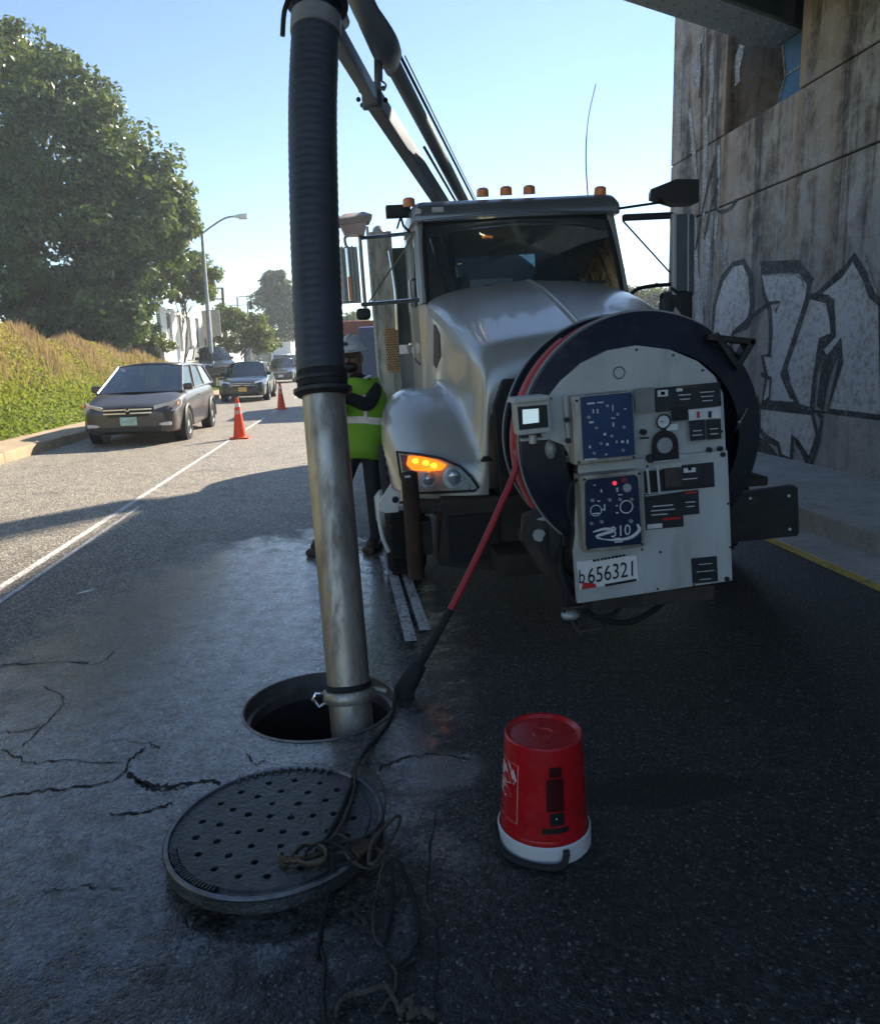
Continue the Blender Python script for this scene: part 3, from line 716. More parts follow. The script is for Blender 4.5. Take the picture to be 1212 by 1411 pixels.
# --- hood and fenders: lofted half sections, mirrored
YS = [6.62, 6.3, 5.95, 5.6, 5.3, 5.05, 4.88, 4.78, 4.74]
topz = [2.20, 2.15, 2.07, 1.97, 1.88, 1.80, 1.745, 1.70, 1.64]
shu = [.86, .85, .83, .80, .765, .73, .70, .675, .655]
shz = [2.06, 2.01, 1.94, 1.85, 1.775, 1.70, 1.65, 1.60, 1.54]
fto = [1.02, 1.22, 1.36, 1.41, 1.37, 1.26, 1.14, 1.03, .97]
fou = [1.26, 1.29, 1.31, 1.32, 1.32, 1.31, 1.28, 1.25, 1.23]
bot = [.80, .95, 1.04, 1.05, .98, .80, .725, .70, .69]
wrapf = [0, .1, .25, .45, .65, .85, 1, 1, 1]
halves = []
for i, y in enumerate(YS):
    su, sz, ft, fu, bz = shu[i], shz[i], fto[i], fou[i], bot[i]
    vz = min(ft-.02, sz-.25)
    k = i/(len(YS)-1)
    pts = [(0, topz[i]+.012), (.03, topz[i]), (su*.5, topz[i]-.015), (su*.82, sz+.04+.35*(topz[i]-sz-.05)), (su-.03, sz+.02), (su-.004, sz-.012), (su+.012, sz-.06),
           (su+.03, max(ft+.05, sz-.42)), (su+.075, ft-.005), (su+.16, ft+.0), (.5*(su+fu)+.07, ft+.012), (fu-.13, ft-.02), (fu-.045, ft-.085), (fu, ft-.2 if ft-.2 > bz+.02 else bz+.03), (fu+.008, bz)]
    halves.append([(u, y + wrapf[i]*.62*max(0, u-.72)**1.6*1.2, z) for u, z in pts])
# nose: bring the fender face down to the bumper line
def last(dy, zs):
    r = []
    for j, (u, y, z) in enumerate(halves[len(YS)-1]):
        r.append((u, y+dy, zs(j, z)))
    return r
halves.append(last(-.035, lambda j, z: z-.06 if j < 6 else z-.05 if j < 13 else z))
halves.append(last(-.055, lambda j, z: z-.16 if j < 6 else max(.69, z-.22) if j < 14 else .685))
halves.append(last(-.05, lambda j, z: z-.30 if j < 6 else .695 if j < 14 else .68))
rings = []
for h in halves:
    left = [(cx(y)-u, y, z) for u, y, z in h][::-1]; right = [(cx(y)+u, y, z) for u, y, z in h][1:]
    rings.append(left+right)
hood = tb('hood', MB().loft(rings, False), M['silver'], subd=2)
# engine block void so nothing shows through below the hood
tb('engine_bay', MB().bb((cx(5)-.62, 4.75, .55), (cx(5)+.62, 6.6, 1.45)), M['black'])
# hood crease and latch lines
tb('hood_crease', MB().tube(spline([(cx(6.5), 6.5, 2.195), (cx(5.9)-.005, 5.9, 2.075), (cx(5.3), 5.3, 1.90), (cx(4.85), 4.85, 1.755)], 6), [.006]+[.014]*17+[.03], 8), M['silver'], hood)
# side vents
for s in (-1, 1):
    v = [(cx(5.85)+s*.832, 6.02, 1.86), (cx(5.85)+s*.818, 5.80, 1.78), (cx(5.8)+s*.824, 5.74, 1.62), (cx(5.85)+s*.842, 5.9, 1.52), (cx(5.9)+s*.85, 6.06, 1.55)]
    tb('side_vent', MB().prism(v, (s*.02, 0, 0), .006), M['blackplastic'], hood)
# grille behind the reel
g = MB(); x0, x1 = cx(4.6)-.60, cx(4.6)+.60
g.prism([(x0, 4.66, .62), (x0-.02, 4.66, 1.30), (x0+.05, 4.66, 1.46), (x1-.05, 4.66, 1.46), (x1+.02, 4.66, 1.30), (x1, 4.66, .62)], (0, .09, 0), .015)
gr = tb('grille', g, M['black'])
for i in range(9): tb('grille_bar', MB().bb((x0+.06, 4.64, .70+i*.08), (x1-.06, 4.658, .73+i*.08), .004, 1), M['blackplastic'], gr)
# fender marker tab
for s in (-1, 1):
    tb('hood_latch', MB().prism([(cx(4.7)+s*.66, 4.62, .99), (cx(4.7)+s*.70, 4.62, .99), (cx(4.7)+s*.72, 4.62, .96), (cx(4.7)+s*.64, 4.62, .96)], (0, .05, 0), .006), M['rubber'])
# headlights: recessed bowls behind a clear lens, measured on the photo's left one and mirrored
def yy(u): return 4.66 + .62*max(0, u-.72)**1.6*1.2
def HU(px, py):
    y = 4.75
    for _ in range(4):
        p = yp(px, py, y); u = cx(4.8)-p.x; y = yy(u)-.02
    return u, p.z
lens_o = [HU(*p) for p in ((547, 619), (575, 623), (605, 629), (632, 641), (646, 656), (655, 670), (650, 674), (600, 675), (558, 675), (551, 650))]
amb_o = [HU(*p) for p in ((561, 624), (580, 626), (602, 632), (613, 638), (606, 645), (588, 646), (566, 644), (558, 636))]
red_o = [HU(*p) for p in ((550, 622), (560, 624), (557, 636), (563, 644), (553, 645))]
M['amber_glow'] = pm('amber_glow', (.9, .25, .02), .3, 0, .1, 30, emit=(1., .30, .02), es=1.1)
for s in (-1, 1):
    X = lambda u: cx(4.8)+s*u
    P3 = lambda uz, dy: Vector((X(uz[0]), yy(uz[0])+dy, uz[1]))
    cu = sum(u for u, z in lens_o)/len(lens_o); cz = sum(z for u, z in lens_o)/len(lens_o)
    gr_ = lambda uz, k: (cu+(uz[0]-cu)*k, cz+(uz[1]-cz)*k)
    hl = tb('headlight', MB().prism([P3(gr_(q_, 1.0), -.012) for q_ in lens_o], (0, .10, 0), .004), pm('lamp_reflector', (.78, .80, .82), .3, .25, .2, 25))
    tb('lamp_seal', MB().tube([P3(gr_(q_, 1.03), -.012) for q_ in lens_o], .009, 8, True), M['blackplastic'], hl)
    for (px_, py_, r_) in ((623.4, 655, .074), (588, 657.5, .060)):
        u, z = HU(px_, py_); c = P3((u, z), -.014)
        tb('lamp_bowl', MB().lathe([(r_, -.006), (r_*.9, 0.0), (r_*.8, -.010), (r_*.74, -.002), (.001, -.002)], c, (0, 1, 0), 32), pm('lamp_bowl_silver', (.82, .84, .86), .22, .35, .12, 30), hl)
        tb('lamp_projector', MB().sph(c+Vector((0, -.004, 0)), (r_*.62, .012, r_*.62), 20, 12), pm('projector_glass', (.42, .45, .48), .06, .4, .2, 20), hl)
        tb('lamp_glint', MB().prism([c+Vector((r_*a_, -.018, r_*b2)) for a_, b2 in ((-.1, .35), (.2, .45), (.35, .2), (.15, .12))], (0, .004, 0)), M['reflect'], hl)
    tb('turn_signal', MB().prism([P3(q_, -.020) for q_ in amb_o], (0, .012, 0), .004), M['amber_lit'] if s < 0 else M['orange'], hl)
    if s < 0:
        for q_ in ((572, 631), (586, 634), (597, 638)): tb('signal_bulb', MB().sph(P3(HU(*q_), -.020), (.030, .006, .018), 12, 8), M['amber_glow'], hl)
    tb('side_reflector', MB().prism([P3(q_, -.019) for q_ in red_o], (0, .012, 0), .003), pm('pink_red_reflector', (.5, .16, .15), .3), hl)
    tb('lens', MB().prism([P3(q_, -.034) for q_ in lens_o], (0, .004, 0)), M['lens'], hl)

# --- bumper, posts, tow hook, undergear
bu = MB()
bu.prism([(.47, 4.60, .74), (.42, 4.66, .30), (.95, 4.6, .22), (2.0, 4.6, .22), (2.42, 4.66, .30), (2.4, 4.60, .74)], (0, .30, 0), .02)
bumper = tb('bumper', bu, M['grime'])
tb('bumper_step', MB().bb((.28, 4.62, .66), (1.0, 4.9, .72), .01), M['grime'], bumper)
tb('bumper_step', MB().bb((1.85, 4.62, .66), (2.62, 4.9, .72), .01), M['grime'], bumper)
tb('bumper_face', MB().bb((.50, 4.575, .34), (.82, 4.60, .64), .008), M['rubber'], bumper)
for x in (.275,):
    p = tb('guard_post', MB().lathe([(.052, 0), (.052, .66), (.046, .672), (.02, .68), (.001, .681)], (x, 4.56, .27), (0, 0, 1), 20, True), M['rust'])
    tb('post_sticker', MB().box((x-.015, 4.505, .925), (.035, .006, .012)), M['reflect'], p)
    tb('post_bracket', MB().bb((x-.04, 4.60, .40), (x+.12, 4.75, .62), .008), M['grime'], p)
hk = MB(); hk.prism([(.20, 4.74, .66), (.11, 4.74, .66), (.08, 4.74, .74), (.14, 4.74, .80), (.165, 4.74, .85), (.175, 4.74, .80), (.225, 4.74, .80)], (0, .05, 0), .008)
tb('tow_hook', hk, M['white']); tb('tow_hook_hole', MB().cyl((.185, 4.735, .745), (.185, 4.745, .745), .022, None, 14), M['ink'])
tb('splash_edge', MB().tube(spline([(.09, 4.95, .74), (.075, 4.9, .62), (.085, 4.9, .48), (.12, 4.92, .36)], 6), .014, 8), M['white'])
tb('splash_rail', MB().bb((.09, 4.86, .645), (.24, 4.93, .68), .008), M['white'])
# --- front wheels
def wheel(x, y, s, R=.50, w=.28, parent=None, dual=False):
    zc = R-.005
    c = Vector((x, y, zc)); ax = (s, 0, 0)
    t = MB().lathe([(R*.58, -w/2), (R*.93, -w/2), (R, -w/2+.04), (R, w/2-.04), (R*.93, w/2), (R*.58, w/2), (R*.55, w/2-.05)], c, ax, 48).build('wheel', M['rubber'], parent)
    tr = MB()
    for k in range(40):
        a = 2*pi*k/40
        tr.box(c+Vector((0, cos(a)*R, sin(a)*R)), (w*.8, .03, .02), Matrix.Rotation(a, 3, 'X') @ Matrix.Rotation(radians(90), 3, 'X'))
    tr.build('tread', M['rubber'], t)
    MB().lathe([(R*.57, w/2-.02), (R*.52, w/2-.03), (R*.45, w/2-.10), (R*.3, w/2-.08), (R*.28, w/2+.02), (R*.18, w/2+.06), (.001, w/2+.06)], c, ax, 32).build('rim', M['alu'], t)
    nb = MB()
    for k in range(10):
        a = 2*pi*k/10; q_ = c+Vector((s*(w/2-.085), cos(a)*R*.38, sin(a)*R*.38)); nb.cyl(q_, q_+Vector((s*.035, 0, 0)), .014, None, 6)
    nb.build('lug_nut', M['chrome'], t); return t
WH = []
for s in (-1, 1): WH.append(wheel(1.45+s*1.19, 5.62, s, parent=T))
for y in (10.4, 11.75):
    for s in (-1, 1): WH.append(wheel(1.5+s*1.0, y, s, w=.5, parent=T))
tb('axle', MB().cyl((.5, 5.62, .5), (2.4, 5.62, .5), .06), M['grime'])
fr_ = MB()
for s in (-1, 1): fr_.bb((1.47+s*.42-.04, 4.3, .62), (1.47+s*.42+.04, 13.2, .88))
fr_.bb((1.0, 4.35, .35), (1.95, 4.6, .6)); tb('chassis_frame', fr_, M['grime'])
# inner wheel housing
for s in (-1, 1): tb('wheel_housing', MB().bb((1.45+s*.60-.01, 4.95, .55), (1.45+s*.60+.01, 6.4, 1.30)), M['black'])

# --- cab
CC = 1.515
wsb = [(-.86, 6.66, 2.06), (-.6, 6.56, 2.07), (-.3, 6.51, 2.08), (0, 6.49, 2.085), (.3, 6.51, 2.08), (.6, 6.56, 2.07), (.86, 6.66, 2.06)]
wst = [(-.83, 6.98, 2.74), (-.6, 6.93, 2.755), (-.3, 6.90, 2.76), (0, 6.89, 2.765), (.3, 6.90, 2.76), (.6, 6.93, 2.755), (.83, 6.98, 2.74)]
rows = []
for k in range(6):
    f = k/5; rows.append([(CC+a[0]*(1-f)+b_[0]*f, a[1]*(1-f)+b_[1]*f-.02*sin(pi*f), a[2]*(1-f)+b_[2]*f) for a, b_ in zip(wsb, wst)])
cab = tb('cab', MB().loft([
    [(CC-.90, 8.0, 1.0), (CC+.90, 8.0, 1.0), (CC+.90, 8.0, 2.12), (CC-.90, 8.0, 2.12)],
    [(CC-.90, 8.05, 1.0), (CC+.90, 8.05, 1.0), (CC+.90, 8.05, 2.12), (CC-.90, 8.05, 2.12)]], True, True), M['silver'])
# back wall above the belt with a rear window
bw = MB()
for a, c in (((-.90, 2.12), (.90, 2.22)), ((-.90, 2.58), (.90, 2.80)), ((-.90, 2.22), (-.42, 2.58)), ((.42, 2.22), (.90, 2.58))):
    bw.bb((CC+a[0], 8.0, a[1]), (CC+c[0], 8.05, c[1]))
tb('back_wall', bw, M['seat'], cab)
tb('headliner', MB().bb((CC-.86, 7.0, 2.735), (CC+.86, 8.0, 2.755)), M['seat'], cab)
for s in (-1, 1): tb('door_card', MB().bb((CC+s*.868-.004, 6.8, 1.1), (CC+s*.868+.004, 7.98, 2.05)), M['seat'], cab)
tb('rear_window', MB().bb((CC-.42, 8.02, 2.22), (CC+.42, 8.03, 2.58)), M['windshield'], cab)
tb('windshield', MB().loft(rows, False), M['windshield'], sharp=180)
tb('windshield_seal', MB().tube([rows[0][0]]+rows[0][1:]+[r[-1] for r in rows[1:]]+rows[-1][::-1][1:]+[r[0] for r in rows[::-1][1:-1]], .022, 8, True), M['rubber'])
# visor and roof cap with rounded corners
def rr_ring(y, hw, z0, z1, rad):
    pts = []
    for sx, a0 in ((1, 0), (-1, 1)):
        for k in range(7):
            a = (pi/2)*k/6 if sx > 0 else (pi/2)*(1+k/6)
            pts.append((CC+sx*(hw-rad)+cos(a)*rad, y, z1-rad+sin(a)*rad))
    pts += [(CC-hw, y, z0), (CC+hw, y, z0)]
    return pts
tb('roof', MB().loft([rr_ring(6.86, .90, 2.765, 2.80, .03), rr_ring(6.88, .92, 2.755, 2.87, .06), rr_ring(6.95, .93, 2.755, 2.925, .10), rr_ring(7.15, .935, 2.76, 2.965, .13), rr_ring(7.6, .935, 2.77, 2.975, .13), rr_ring(8.0, .93, 2.77, 2.96, .13), rr_ring(8.06, .9, 2.78, 2.93, .1)], True, True), pm('roof_grey_paint', (.22, .24, .26), .35, .5, .1, 3, coat=.4), sharp=50)
tb('visor_trim', MB().tube([(CC-.82, 6.855, 2.762), (CC-.3, 6.82, 2.785), (CC+.3, 6.82, 2.785), (CC+.84, 6.855, 2.762)], .008, 6), M['chrome'])
tb('roof_sticker', MB().box((CC-.70, 6.872, 2.835), (.10, .012, .07), Euler((.5, 0, 0)).to_matrix()), M['label'])
tb('roof_sticker', MB().box((CC-.885, 6.885, 2.81), (.05, .03, .12), Euler((.2, .4, 0)).to_matrix()), M['label'])
for s in (-1, 1):
    dr = tb('door', MB().bb((CC+s*.90-.025, 6.72, 1.02), (CC+s*.90+.025, 8.0, 2.07), .015), M['silver'])
    tb('a_pillar', MB().tube([(CC+s*.885, 6.68, 2.05), (CC+s*.86, 7.0, 2.78)], .04, 10), M['silver'])
    tb('door_frame', MB().tube([(CC+s*.90, 6.80, 2.06), (CC+s*.885, 7.02, 2.74), (CC+s*.885, 7.95, 2.76), (CC+s*.90, 7.98, 2.06)], .03, 8), M['silver'], dr)
    tb('b_pillar', MB().bb((CC+s*.90-.02, 7.8, 2.05), (CC+s*.90+.02, 8.05, 2.77)), M['silver'], dr)
    tb('side_window', MB().prism([(CC+s*.892, 6.86, 2.08), (CC+s*.88, 7.04, 2.73), (CC+s*.88, 7.8, 2.74), (CC+s*.895, 7.8, 2.08)], (s*.005, 0, 0)), M['windshield'], dr)
    tb('door_handle', MB().bb((CC+s*.93, 7.75, 1.72), (CC+s*.97, 7.9, 1.76), .01), M['chrome'], dr)
    tb('grab_bar', MB().tube([(CC+s*.90, 7.02, 2.3), (CC+s*.975, 6.95, 2.28), (CC+s*.975, 6.90, 1.6), (CC+s*.93, 6.92, 1.55)], .013, 8), M['chrome'], dr)
    tb('cowl_side', MB().prism([(CC+s*.87, 6.50, 1.2), (CC+s*.92, 6.74, 1.0), (CC+s*.91, 6.74, 2.06), (CC+s*.87, 6.58, 2.05)], (s*.02, 0, 0), .006), M['silver'])
# interior
tb('cab_floor', MB().bb((CC-.86, 6.7, 1.1), (CC+.86, 8.0, 1.16)), M['black'])
tb('dashboard', MB().prism([(CC-.84, 6.68, 1.6), (CC-.84, 6.62, 2.02), (CC-.84, 6.85, 2.10), (CC-.84, 7.1, 2.02), (CC-.84, 7.12, 1.6)], (1.68, 0, 0), .02), M['blackplastic'])
for s in (-.45, .45):
    st = tb('seat', MB().box((CC+s, 7.70, 1.75), (.5, .16, .75), None, .06), M['seat'])
    tb('headrest', MB().box((CC+s, 7.72, 2.26), (.28, .1, .2), None, .05), M['seat'], st)
    tb('seat_cushion', MB().box((CC+s, 7.45, 1.42), (.5, .5, .14), None, .05), M['seat'], st)
sw_ = [Vector((CC+.42+.2*cos(a), 7.12-.12*sin(a)*.6, 2.12+.17*sin(a))) for a in np.linspace(0, 2*pi, 25)[:-1]]
tb('steering_wheel', MB().tube(sw_, .015, 8, True).tube([sw_[0], sw_[12]], .015, 6), M['blackplastic'])
tb('dash_papers', MB().box((CC-.35, 6.78, 2.12), (.48, .03, .02), Euler((.3, 0, 0)).to_matrix()).box((CC-.2, 7.2, 2.20), (.4, .02, .16)), M['label'])
dl = tb('dome_lamp', MB().box((CC-.26, 6.97, 2.66), (.15, .04, .05), None, .01), M['white'])
for k in (-1, 1): tb('lamp_bulb', MB().sph((CC-.26+k*.04, 6.935, 2.655), (.036, .012, .028), 10, 6), pm('cab_lamp_lit', (.9, .75, .5), .3, emit=(1, .72, .35), es=2.2), dl)
tb('dome_lamp_base', MB().box((CC-.26, 6.97, 2.615), (.1, .03, .03), None, .01), M['orange'], dl)
# wipers
for a, c in (((CC-.35, 6.50, 2.10), (CC-.02, 6.49, 2.16)), ((CC+.1, 6.48, 2.10), (CC+.55, 6.53, 2.15))):
    tb('wiper', MB().tube([a, c], .01, 6).box((Vector(c)+Vector((-.12, .02, .0))), (.5, .012, .025)), M['blackplastic'])
# marker lights
for u, z in ((-.93, 2.93), (-.27, 2.985), (-.06, 2.99), (.15, 2.99), (.80, 2.955)):
    ml = tb('marker_light', MB().lathe([(.055, 0), (.052, .06), (.03, .075), (.001, .078)], (CC+u, 7.05, z-.015), (0, -.15, 1), 16), M['orange'])
tb('roof_speaker', MB().box((CC-1.02, 7.2, 2.905), (.22, .12, .10), None, .008), M['blackplastic'])
tb('speaker_bracket', MB().tube([(CC-1.0, 7.2, 2.86), (CC-.98, 7.2, 2.78), (CC-.92, 7.2, 2.72)], .012, 6).tube([(CC-1.0, 7.2, 2.86), (CC-1.04, 7.2, 2.76)], .01, 6), M['black'])
tb('antenna', MB().tube(spline([(2.345, 7.5, 2.96), (2.33, 7.5, 3.35), (2.36, 7.5, 3.7), (2.44, 7.5, 4.0)], 6), [.006]*10+[.004]*9, 6), M['black'])

# --- left-hand mirror (photo left): arms, two heads, cover, brace
ml = tb('mirror', MB().box((.01, 6.98, 2.36), (.055, .10, .48), None, .02), M['chrome'])
tb('mirror_rib', MB().box((.055, 6.92, 2.36), (.014, .03, .47), None, .005).box((-.035, 6.92, 2.36), (.014, .03, .47), None, .005), M['polegrey'], ml)
tb('mirror_glass', MB().bb((-.06, 7.035, 2.14), (.08, 7.045, 2.58)), M['mirrorglass'], ml)
tb('mirror_shell', MB().loft([[(-.075, 7.03, 2.12), (.10, 7.03, 2.12), (.10, 7.03, 2.60), (-.075, 7.03, 2.60)], [(-.06, 6.95, 2.13), (.085, 6.95, 2.13), (.085, 6.95, 2.59), (-.06, 6.95, 2.59)]], True, True), M['alu'], ml)
tb('mirror_reflector', MB().box((.012, 6.925, 2.24), (.03, .012, .2), None, .004), M['orange'], ml)
tb('mirror_pole', MB().tube([(.13, 6.97, 2.05), (.13, 6.97, 2.72)], .016, 8).tube(spline([(.01, 6.93, 2.58), (.0, 6.93, 2.66), (.06, 6.93, 2.70), (.14, 6.96, 2.70)], 5), .012, 8), M['chrome'], ml)
tb('mirror_arm', MB().tube([(.12, 6.97, 2.66), (.64, 6.95, 2.68)], .016, 8).tube([(.10, 6.97, 2.10), (.6, 6.75, 2.10), (.66, 6.72, 2.02)], .018, 8).tube([(.16, 6.96, 2.11), (.60, 6.95, 2.66)], .008, 6), M['chrome'], ml)
tb('mirror_cover', MB().loft([[(-.08, 6.86, 2.76), (.22, 6.86, 2.78), (.22, 7.06, 2.78), (-.08, 7.06, 2.76)], [(-.09, 6.84, 2.80), (.25, 6.84, 2.83), (.25, 7.08, 2.83), (-.09, 7.08, 2.80)], [(.02, 6.92, 2.86), (.18, 6.92, 2.87), (.18, 7.02, 2.87), (.02, 7.02, 2.86)]], True, True), pm('beige_lamp_cover', (.45, .38, .36), .5), ml)
tb('mirror_lamp', MB().loft([[(0, 6.88, 2.68), (.17, 6.88, 2.68), (.17, 7.03, 2.68), (0, 7.03, 2.68)], [(-.03, 6.87, 2.76), (.2, 6.87, 2.78), (.2, 7.05, 2.78), (-.03, 7.05, 2.76)]], True, True), pm('pink_lamp_lens', (.5, .36, .36), .3), ml)
tb('convex_mirror', MB().box((.11, 6.97, 2.02), (.13, .05, .10), None, .03), M['blackplastic'], ml)
# --- right-hand mirror
mr = tb('mirror', MB().box((3.02, 6.9, 2.36), (.21, .1, .72), None, .03), pm('mirror_blue_grey', (.10, .12, .14), .5, .2))
tb('mirror_rib', MB().box((2.915, 6.84, 2.36), (.045, .05, .72), None, .01).box((3.05, 6.84, 2.36), (.014, .02, .70), None, .004), M['alu'], mr)
tb('mirror_arm', MB().box((2.70, 6.9, 2.715), (.46, .06, .055), None, .01).tube([(2.42, 6.95, 2.80), (2.94, 6.9, 2.84)], .012, 6).tube(spline([(2.40, 6.62, 1.97), (2.48, 6.68, 2.06), (2.62, 6.75, 2.10), (2.93, 6.88, 2.12)], 6), .018, 8).tube([(2.47, 6.9, 2.69), (2.92, 6.88, 2.2)], .008, 6), M['black'], mr)
tb('mirror_lamp', MB().loft([[(2.70, 6.82, 2.88), (2.74, 6.98, 2.86), (2.74, 6.98, 2.92), (2.70, 6.82, 2.93)], [(2.92, 6.80, 2.80), (2.95, 7.0, 2.80), (2.95, 7.0, 3.0), (2.92, 6.80, 3.0)], [(3.13, 6.80, 2.80), (3.13, 7.0, 2.80), (3.13, 7.0, 2.99), (3.13, 6.80, 2.99)]], True, True), M['blackplastic'], mr)
tb('lower_mirror', MB().box((2.95, 6.87, 1.80), (.30, .12, .52), None, .05), M['blackplastic'], mr)
tb('cowl_mirror', MB().box((2.29, 5.5, 1.84), (.10, .08, .17), None, .03).tube(spline([(2.2, 5.55, 1.62), (2.36, 5.5, 1.75), (2.4, 5.5, 1.92), (2.33, 5.5, 2.0)], 5), .012, 8), M['blackplastic'])
tb('hood_bracket', MB().prism([(2.10, 5.3, 1.66), (2.42, 5.35, 1.60), (2.40, 5.35, 1.72), (2.3, 5.35, 1.86), (2.24, 5.33, 1.72)], (0, .02, 0), .005), M['silver'])

# --- exhaust column and gear behind the cab on the left
ex = tb('exhaust_stack', MB().cyl((.36, 8.35, .9), (.36, 8.35, 2.70), .085, None, 20).tube(spline([(.36, 8.35, 2.68), (.36, 8.35, 2.85), (.36, 8.45, 2.93)], 4), .07, 14), M['polegrey'])
hs = MB(); hs.lathe([(.115, 0), (.115, 1.35)], (.36, 8.35, 1.30), (0, 0, 1), 24); tb('heat_shield', hs, M['alu'], ex, solid=.004)
pg = tb('perforated_guard', MB().box((.40, 8.215, 1.70), (.135, .02, .46), None, .008), pm('orange_mesh_guard', (.55, .33, .16), .5, .2, .3, 30), ex)
hol = MB()
for i in range(5):
    for j in range(17): hol.cyl((.40-.05+.025*i+(.0125 if j % 2 else 0)-.006, 8.204, 1.50+j*.0255), (.40-.05+.025*i+(.0125 if j % 2 else 0)-.006, 8.2, 1.50+j*.0255), .0085, None, 6)
hol.build('guard_hole', M['ink'], pg)['kind'] = 'stuff'
tb('stack_guard', MB().box((.36, 8.235, 2.05), (.235, .012, 1.7), None, .004), M['galv'], ex)
tb('ladder_rail', MB().box((.235, 8.2, 2.0), (.03, .04, 1.9), None, .006), M['alu'])
dots = MB()
for k in range(30): dots.box((.235, 8.178, 1.1+k*.062), (.014, .004, .022))
dots.build('rail_slot', M['label'], T)['kind'] = 'stuff'
tb('toolbox', MB().box((.50, 8.7, 1.2), (.5, .6, .9), None, .02), M['alu'])
tb('side_locker', MB().box((.55, 8.5, 2.25), (.3, .3, 1.0), None, .02), pm('grey_green_locker', (.16, .18, .17), .5, .2, .15))
tb('air_line', MB().tube(spline([(.44, 8.2, 2.7), (.47, 8.15, 2.3), (.46, 8.15, 1.9)], 6), .018, 8), M['chrome'])
tk = tb('debris_tank', MB().lathe([(.001, 0), (.9, .02), (.98, .12), (.98, 4.4), (.9, 4.55), (.001, 4.6)], (1.5, 9.0, 1.86), (0, 1, 0), 40), M['white'])
tb('tank_cradle', MB().bb((.6, 9.0, .88), (2.4, 13.4, 1.02)), M['grime'])

# --- boom: base turret behind the cab, outer and inner box sections
bo = tb('boom', MB().cyl((1.42, 9.5, 2.7), (1.42, 9.5, 3.1), .2, None, 20), M['polegrey'])
bA, bJ, bT = Vector(dp(652, 340, 9.2)), Vector(dp(524, 128, 5.6)), Vector(dp(472, 30, 4.15))
bmat = pm('boom_grey_paint', (.16, .19, .22), .5, .2, .15, 3, dirt=.2)
def beam(a, c, w, h, nm, mat, par):
    dd = (c-a).normalized(); ux, uy = axes(dd); L = (c-a).length
    R = Matrix((ux, uy, dd)).transposed()
    return tb(nm, MB().box((a+c)/2, (w, h, L), R, .012), mat, par)
beam(bA, bJ, .11, .14, 'outer_boom', bmat, bo)
beam(bJ+(bJ-bA)*-.02, bT, .085, .11, 'inner_boom', bmat, bo)
cl = tb('boom_collar', MB().box(bJ, (.15, .08, .18), None, .015), bmat, bo)
for k, (dx, dz) in enumerate(((-.08, .04), (-.10, -.02), (-.075, -.06), (.09, .05), (.10, -.03))): tb('boom_fitting', MB().sph(bJ+Vector((dx, .0, dz)), .018, 8, 6), M['black'], cl)
tA, tB = Vector(dp(656, 300, 9.0)), Vector(dp(551, 78, 5.1))
tb('suction_tube', MB().tube([tA, tA.lerp(tB, .55), tB], [.055, .055, .055], 16), bmat, bo)
tb('hydraulic_line', MB().tube([tA+Vector((.1, 0, .05)), tB+Vector((.05, 0, .06))], .012, 6).tube([tA+Vector((-.10, 0, .03)), tA.lerp(tB, .6)+Vector((-.09, 0, -.02))], .014, 6).tube([tA+Vector((.14, 0, .02)), tB+Vector((.1, 0, .02))], .005, 6), M['black'], bo)
el = spline([dp(500, -40, 4.4), dp(519, 8, 4.5), dp(540, 50, 4.7), dp(549, 74, 5.0), dp(553, 92, 5.3)], 6)
tb('tube_elbow', MB().tube(el, [.075]*8+[.08+.015*sin(i/4) for i in range(10)]+[.07, .066, .06, .058, .055, .052, .05], 18), bmat, bo)
tb('elbow_hub', MB().sph(dp(541, 48, 4.72), (.075, .09, .105), 16, 12), bmat, bo)
tb('boom_hook', MB().tube([dp(535, 60, 4.8), dp(534, 108, 4.9)], .028, 10).tube(spline([dp(537, 106, 4.9), dp(544, 112, 4.9), dp(541, 118, 4.9), dp(536, 116, 4.9)], 4), .007, 6), bmat, bo)

# --- front hose reel
RX, RZ, RR = 1.42, 1.155, .632
reel = tb('hose_reel', MB().lathe([(.40, 3.80), (.40, 4.12)], (RX, 0, RZ), (0, 1, 0), 48), M['darkblue'])
def flange(y0, y1, nm):
    f = MB(); f.lathe([(.10, y0), (RR-.03, y0), (RR-.012, y0-.012), (RR, y0), (RR, y1), (RR-.012, y1+.012), (RR-.03, y1), (.10, y1)], (RX, 0, RZ), (0, 1, 0), 72)
    o = tb(nm, f, M['darkblue'], reel)
    tb('flange_rim', MB().tube([(RX+(RR+.002)*cos(a), y0-.004, RZ+(RR+.002)*sin(a)) for a in np.linspace(0, 2*pi, 97)[:-1]], .006, 6, True), M['polegrey'], o); return o
f1 = flange(3.74, 3.775, 'front_flange'); f2 = flange(4.14, 4.175, 'rear_flange')
tb('reel_shroud', MB().lathe([(RR-.19, 3.56), (RR-.005, 3.70), (RR-.002, 3.735), (RR-.19, 3.735)], (RX, 0, RZ), (0, 1, 0), 72), M['darkblue'], reel)
# stored hose wraps and the loose red strands over them
wraps = MB()
for k in range(7):
    y = 3.81+k*.05; wraps.tube([(RX+.46*cos(a), y, RZ+.46*sin(a)) for a in np.linspace(0, 2*pi, 49)[:-1]], .024, 8, True)
tb('hose_wrap', wraps, pm('dark_red_hose', (.12, .02, .022), .5, 0, .3, 9, dirt=.3), reel)
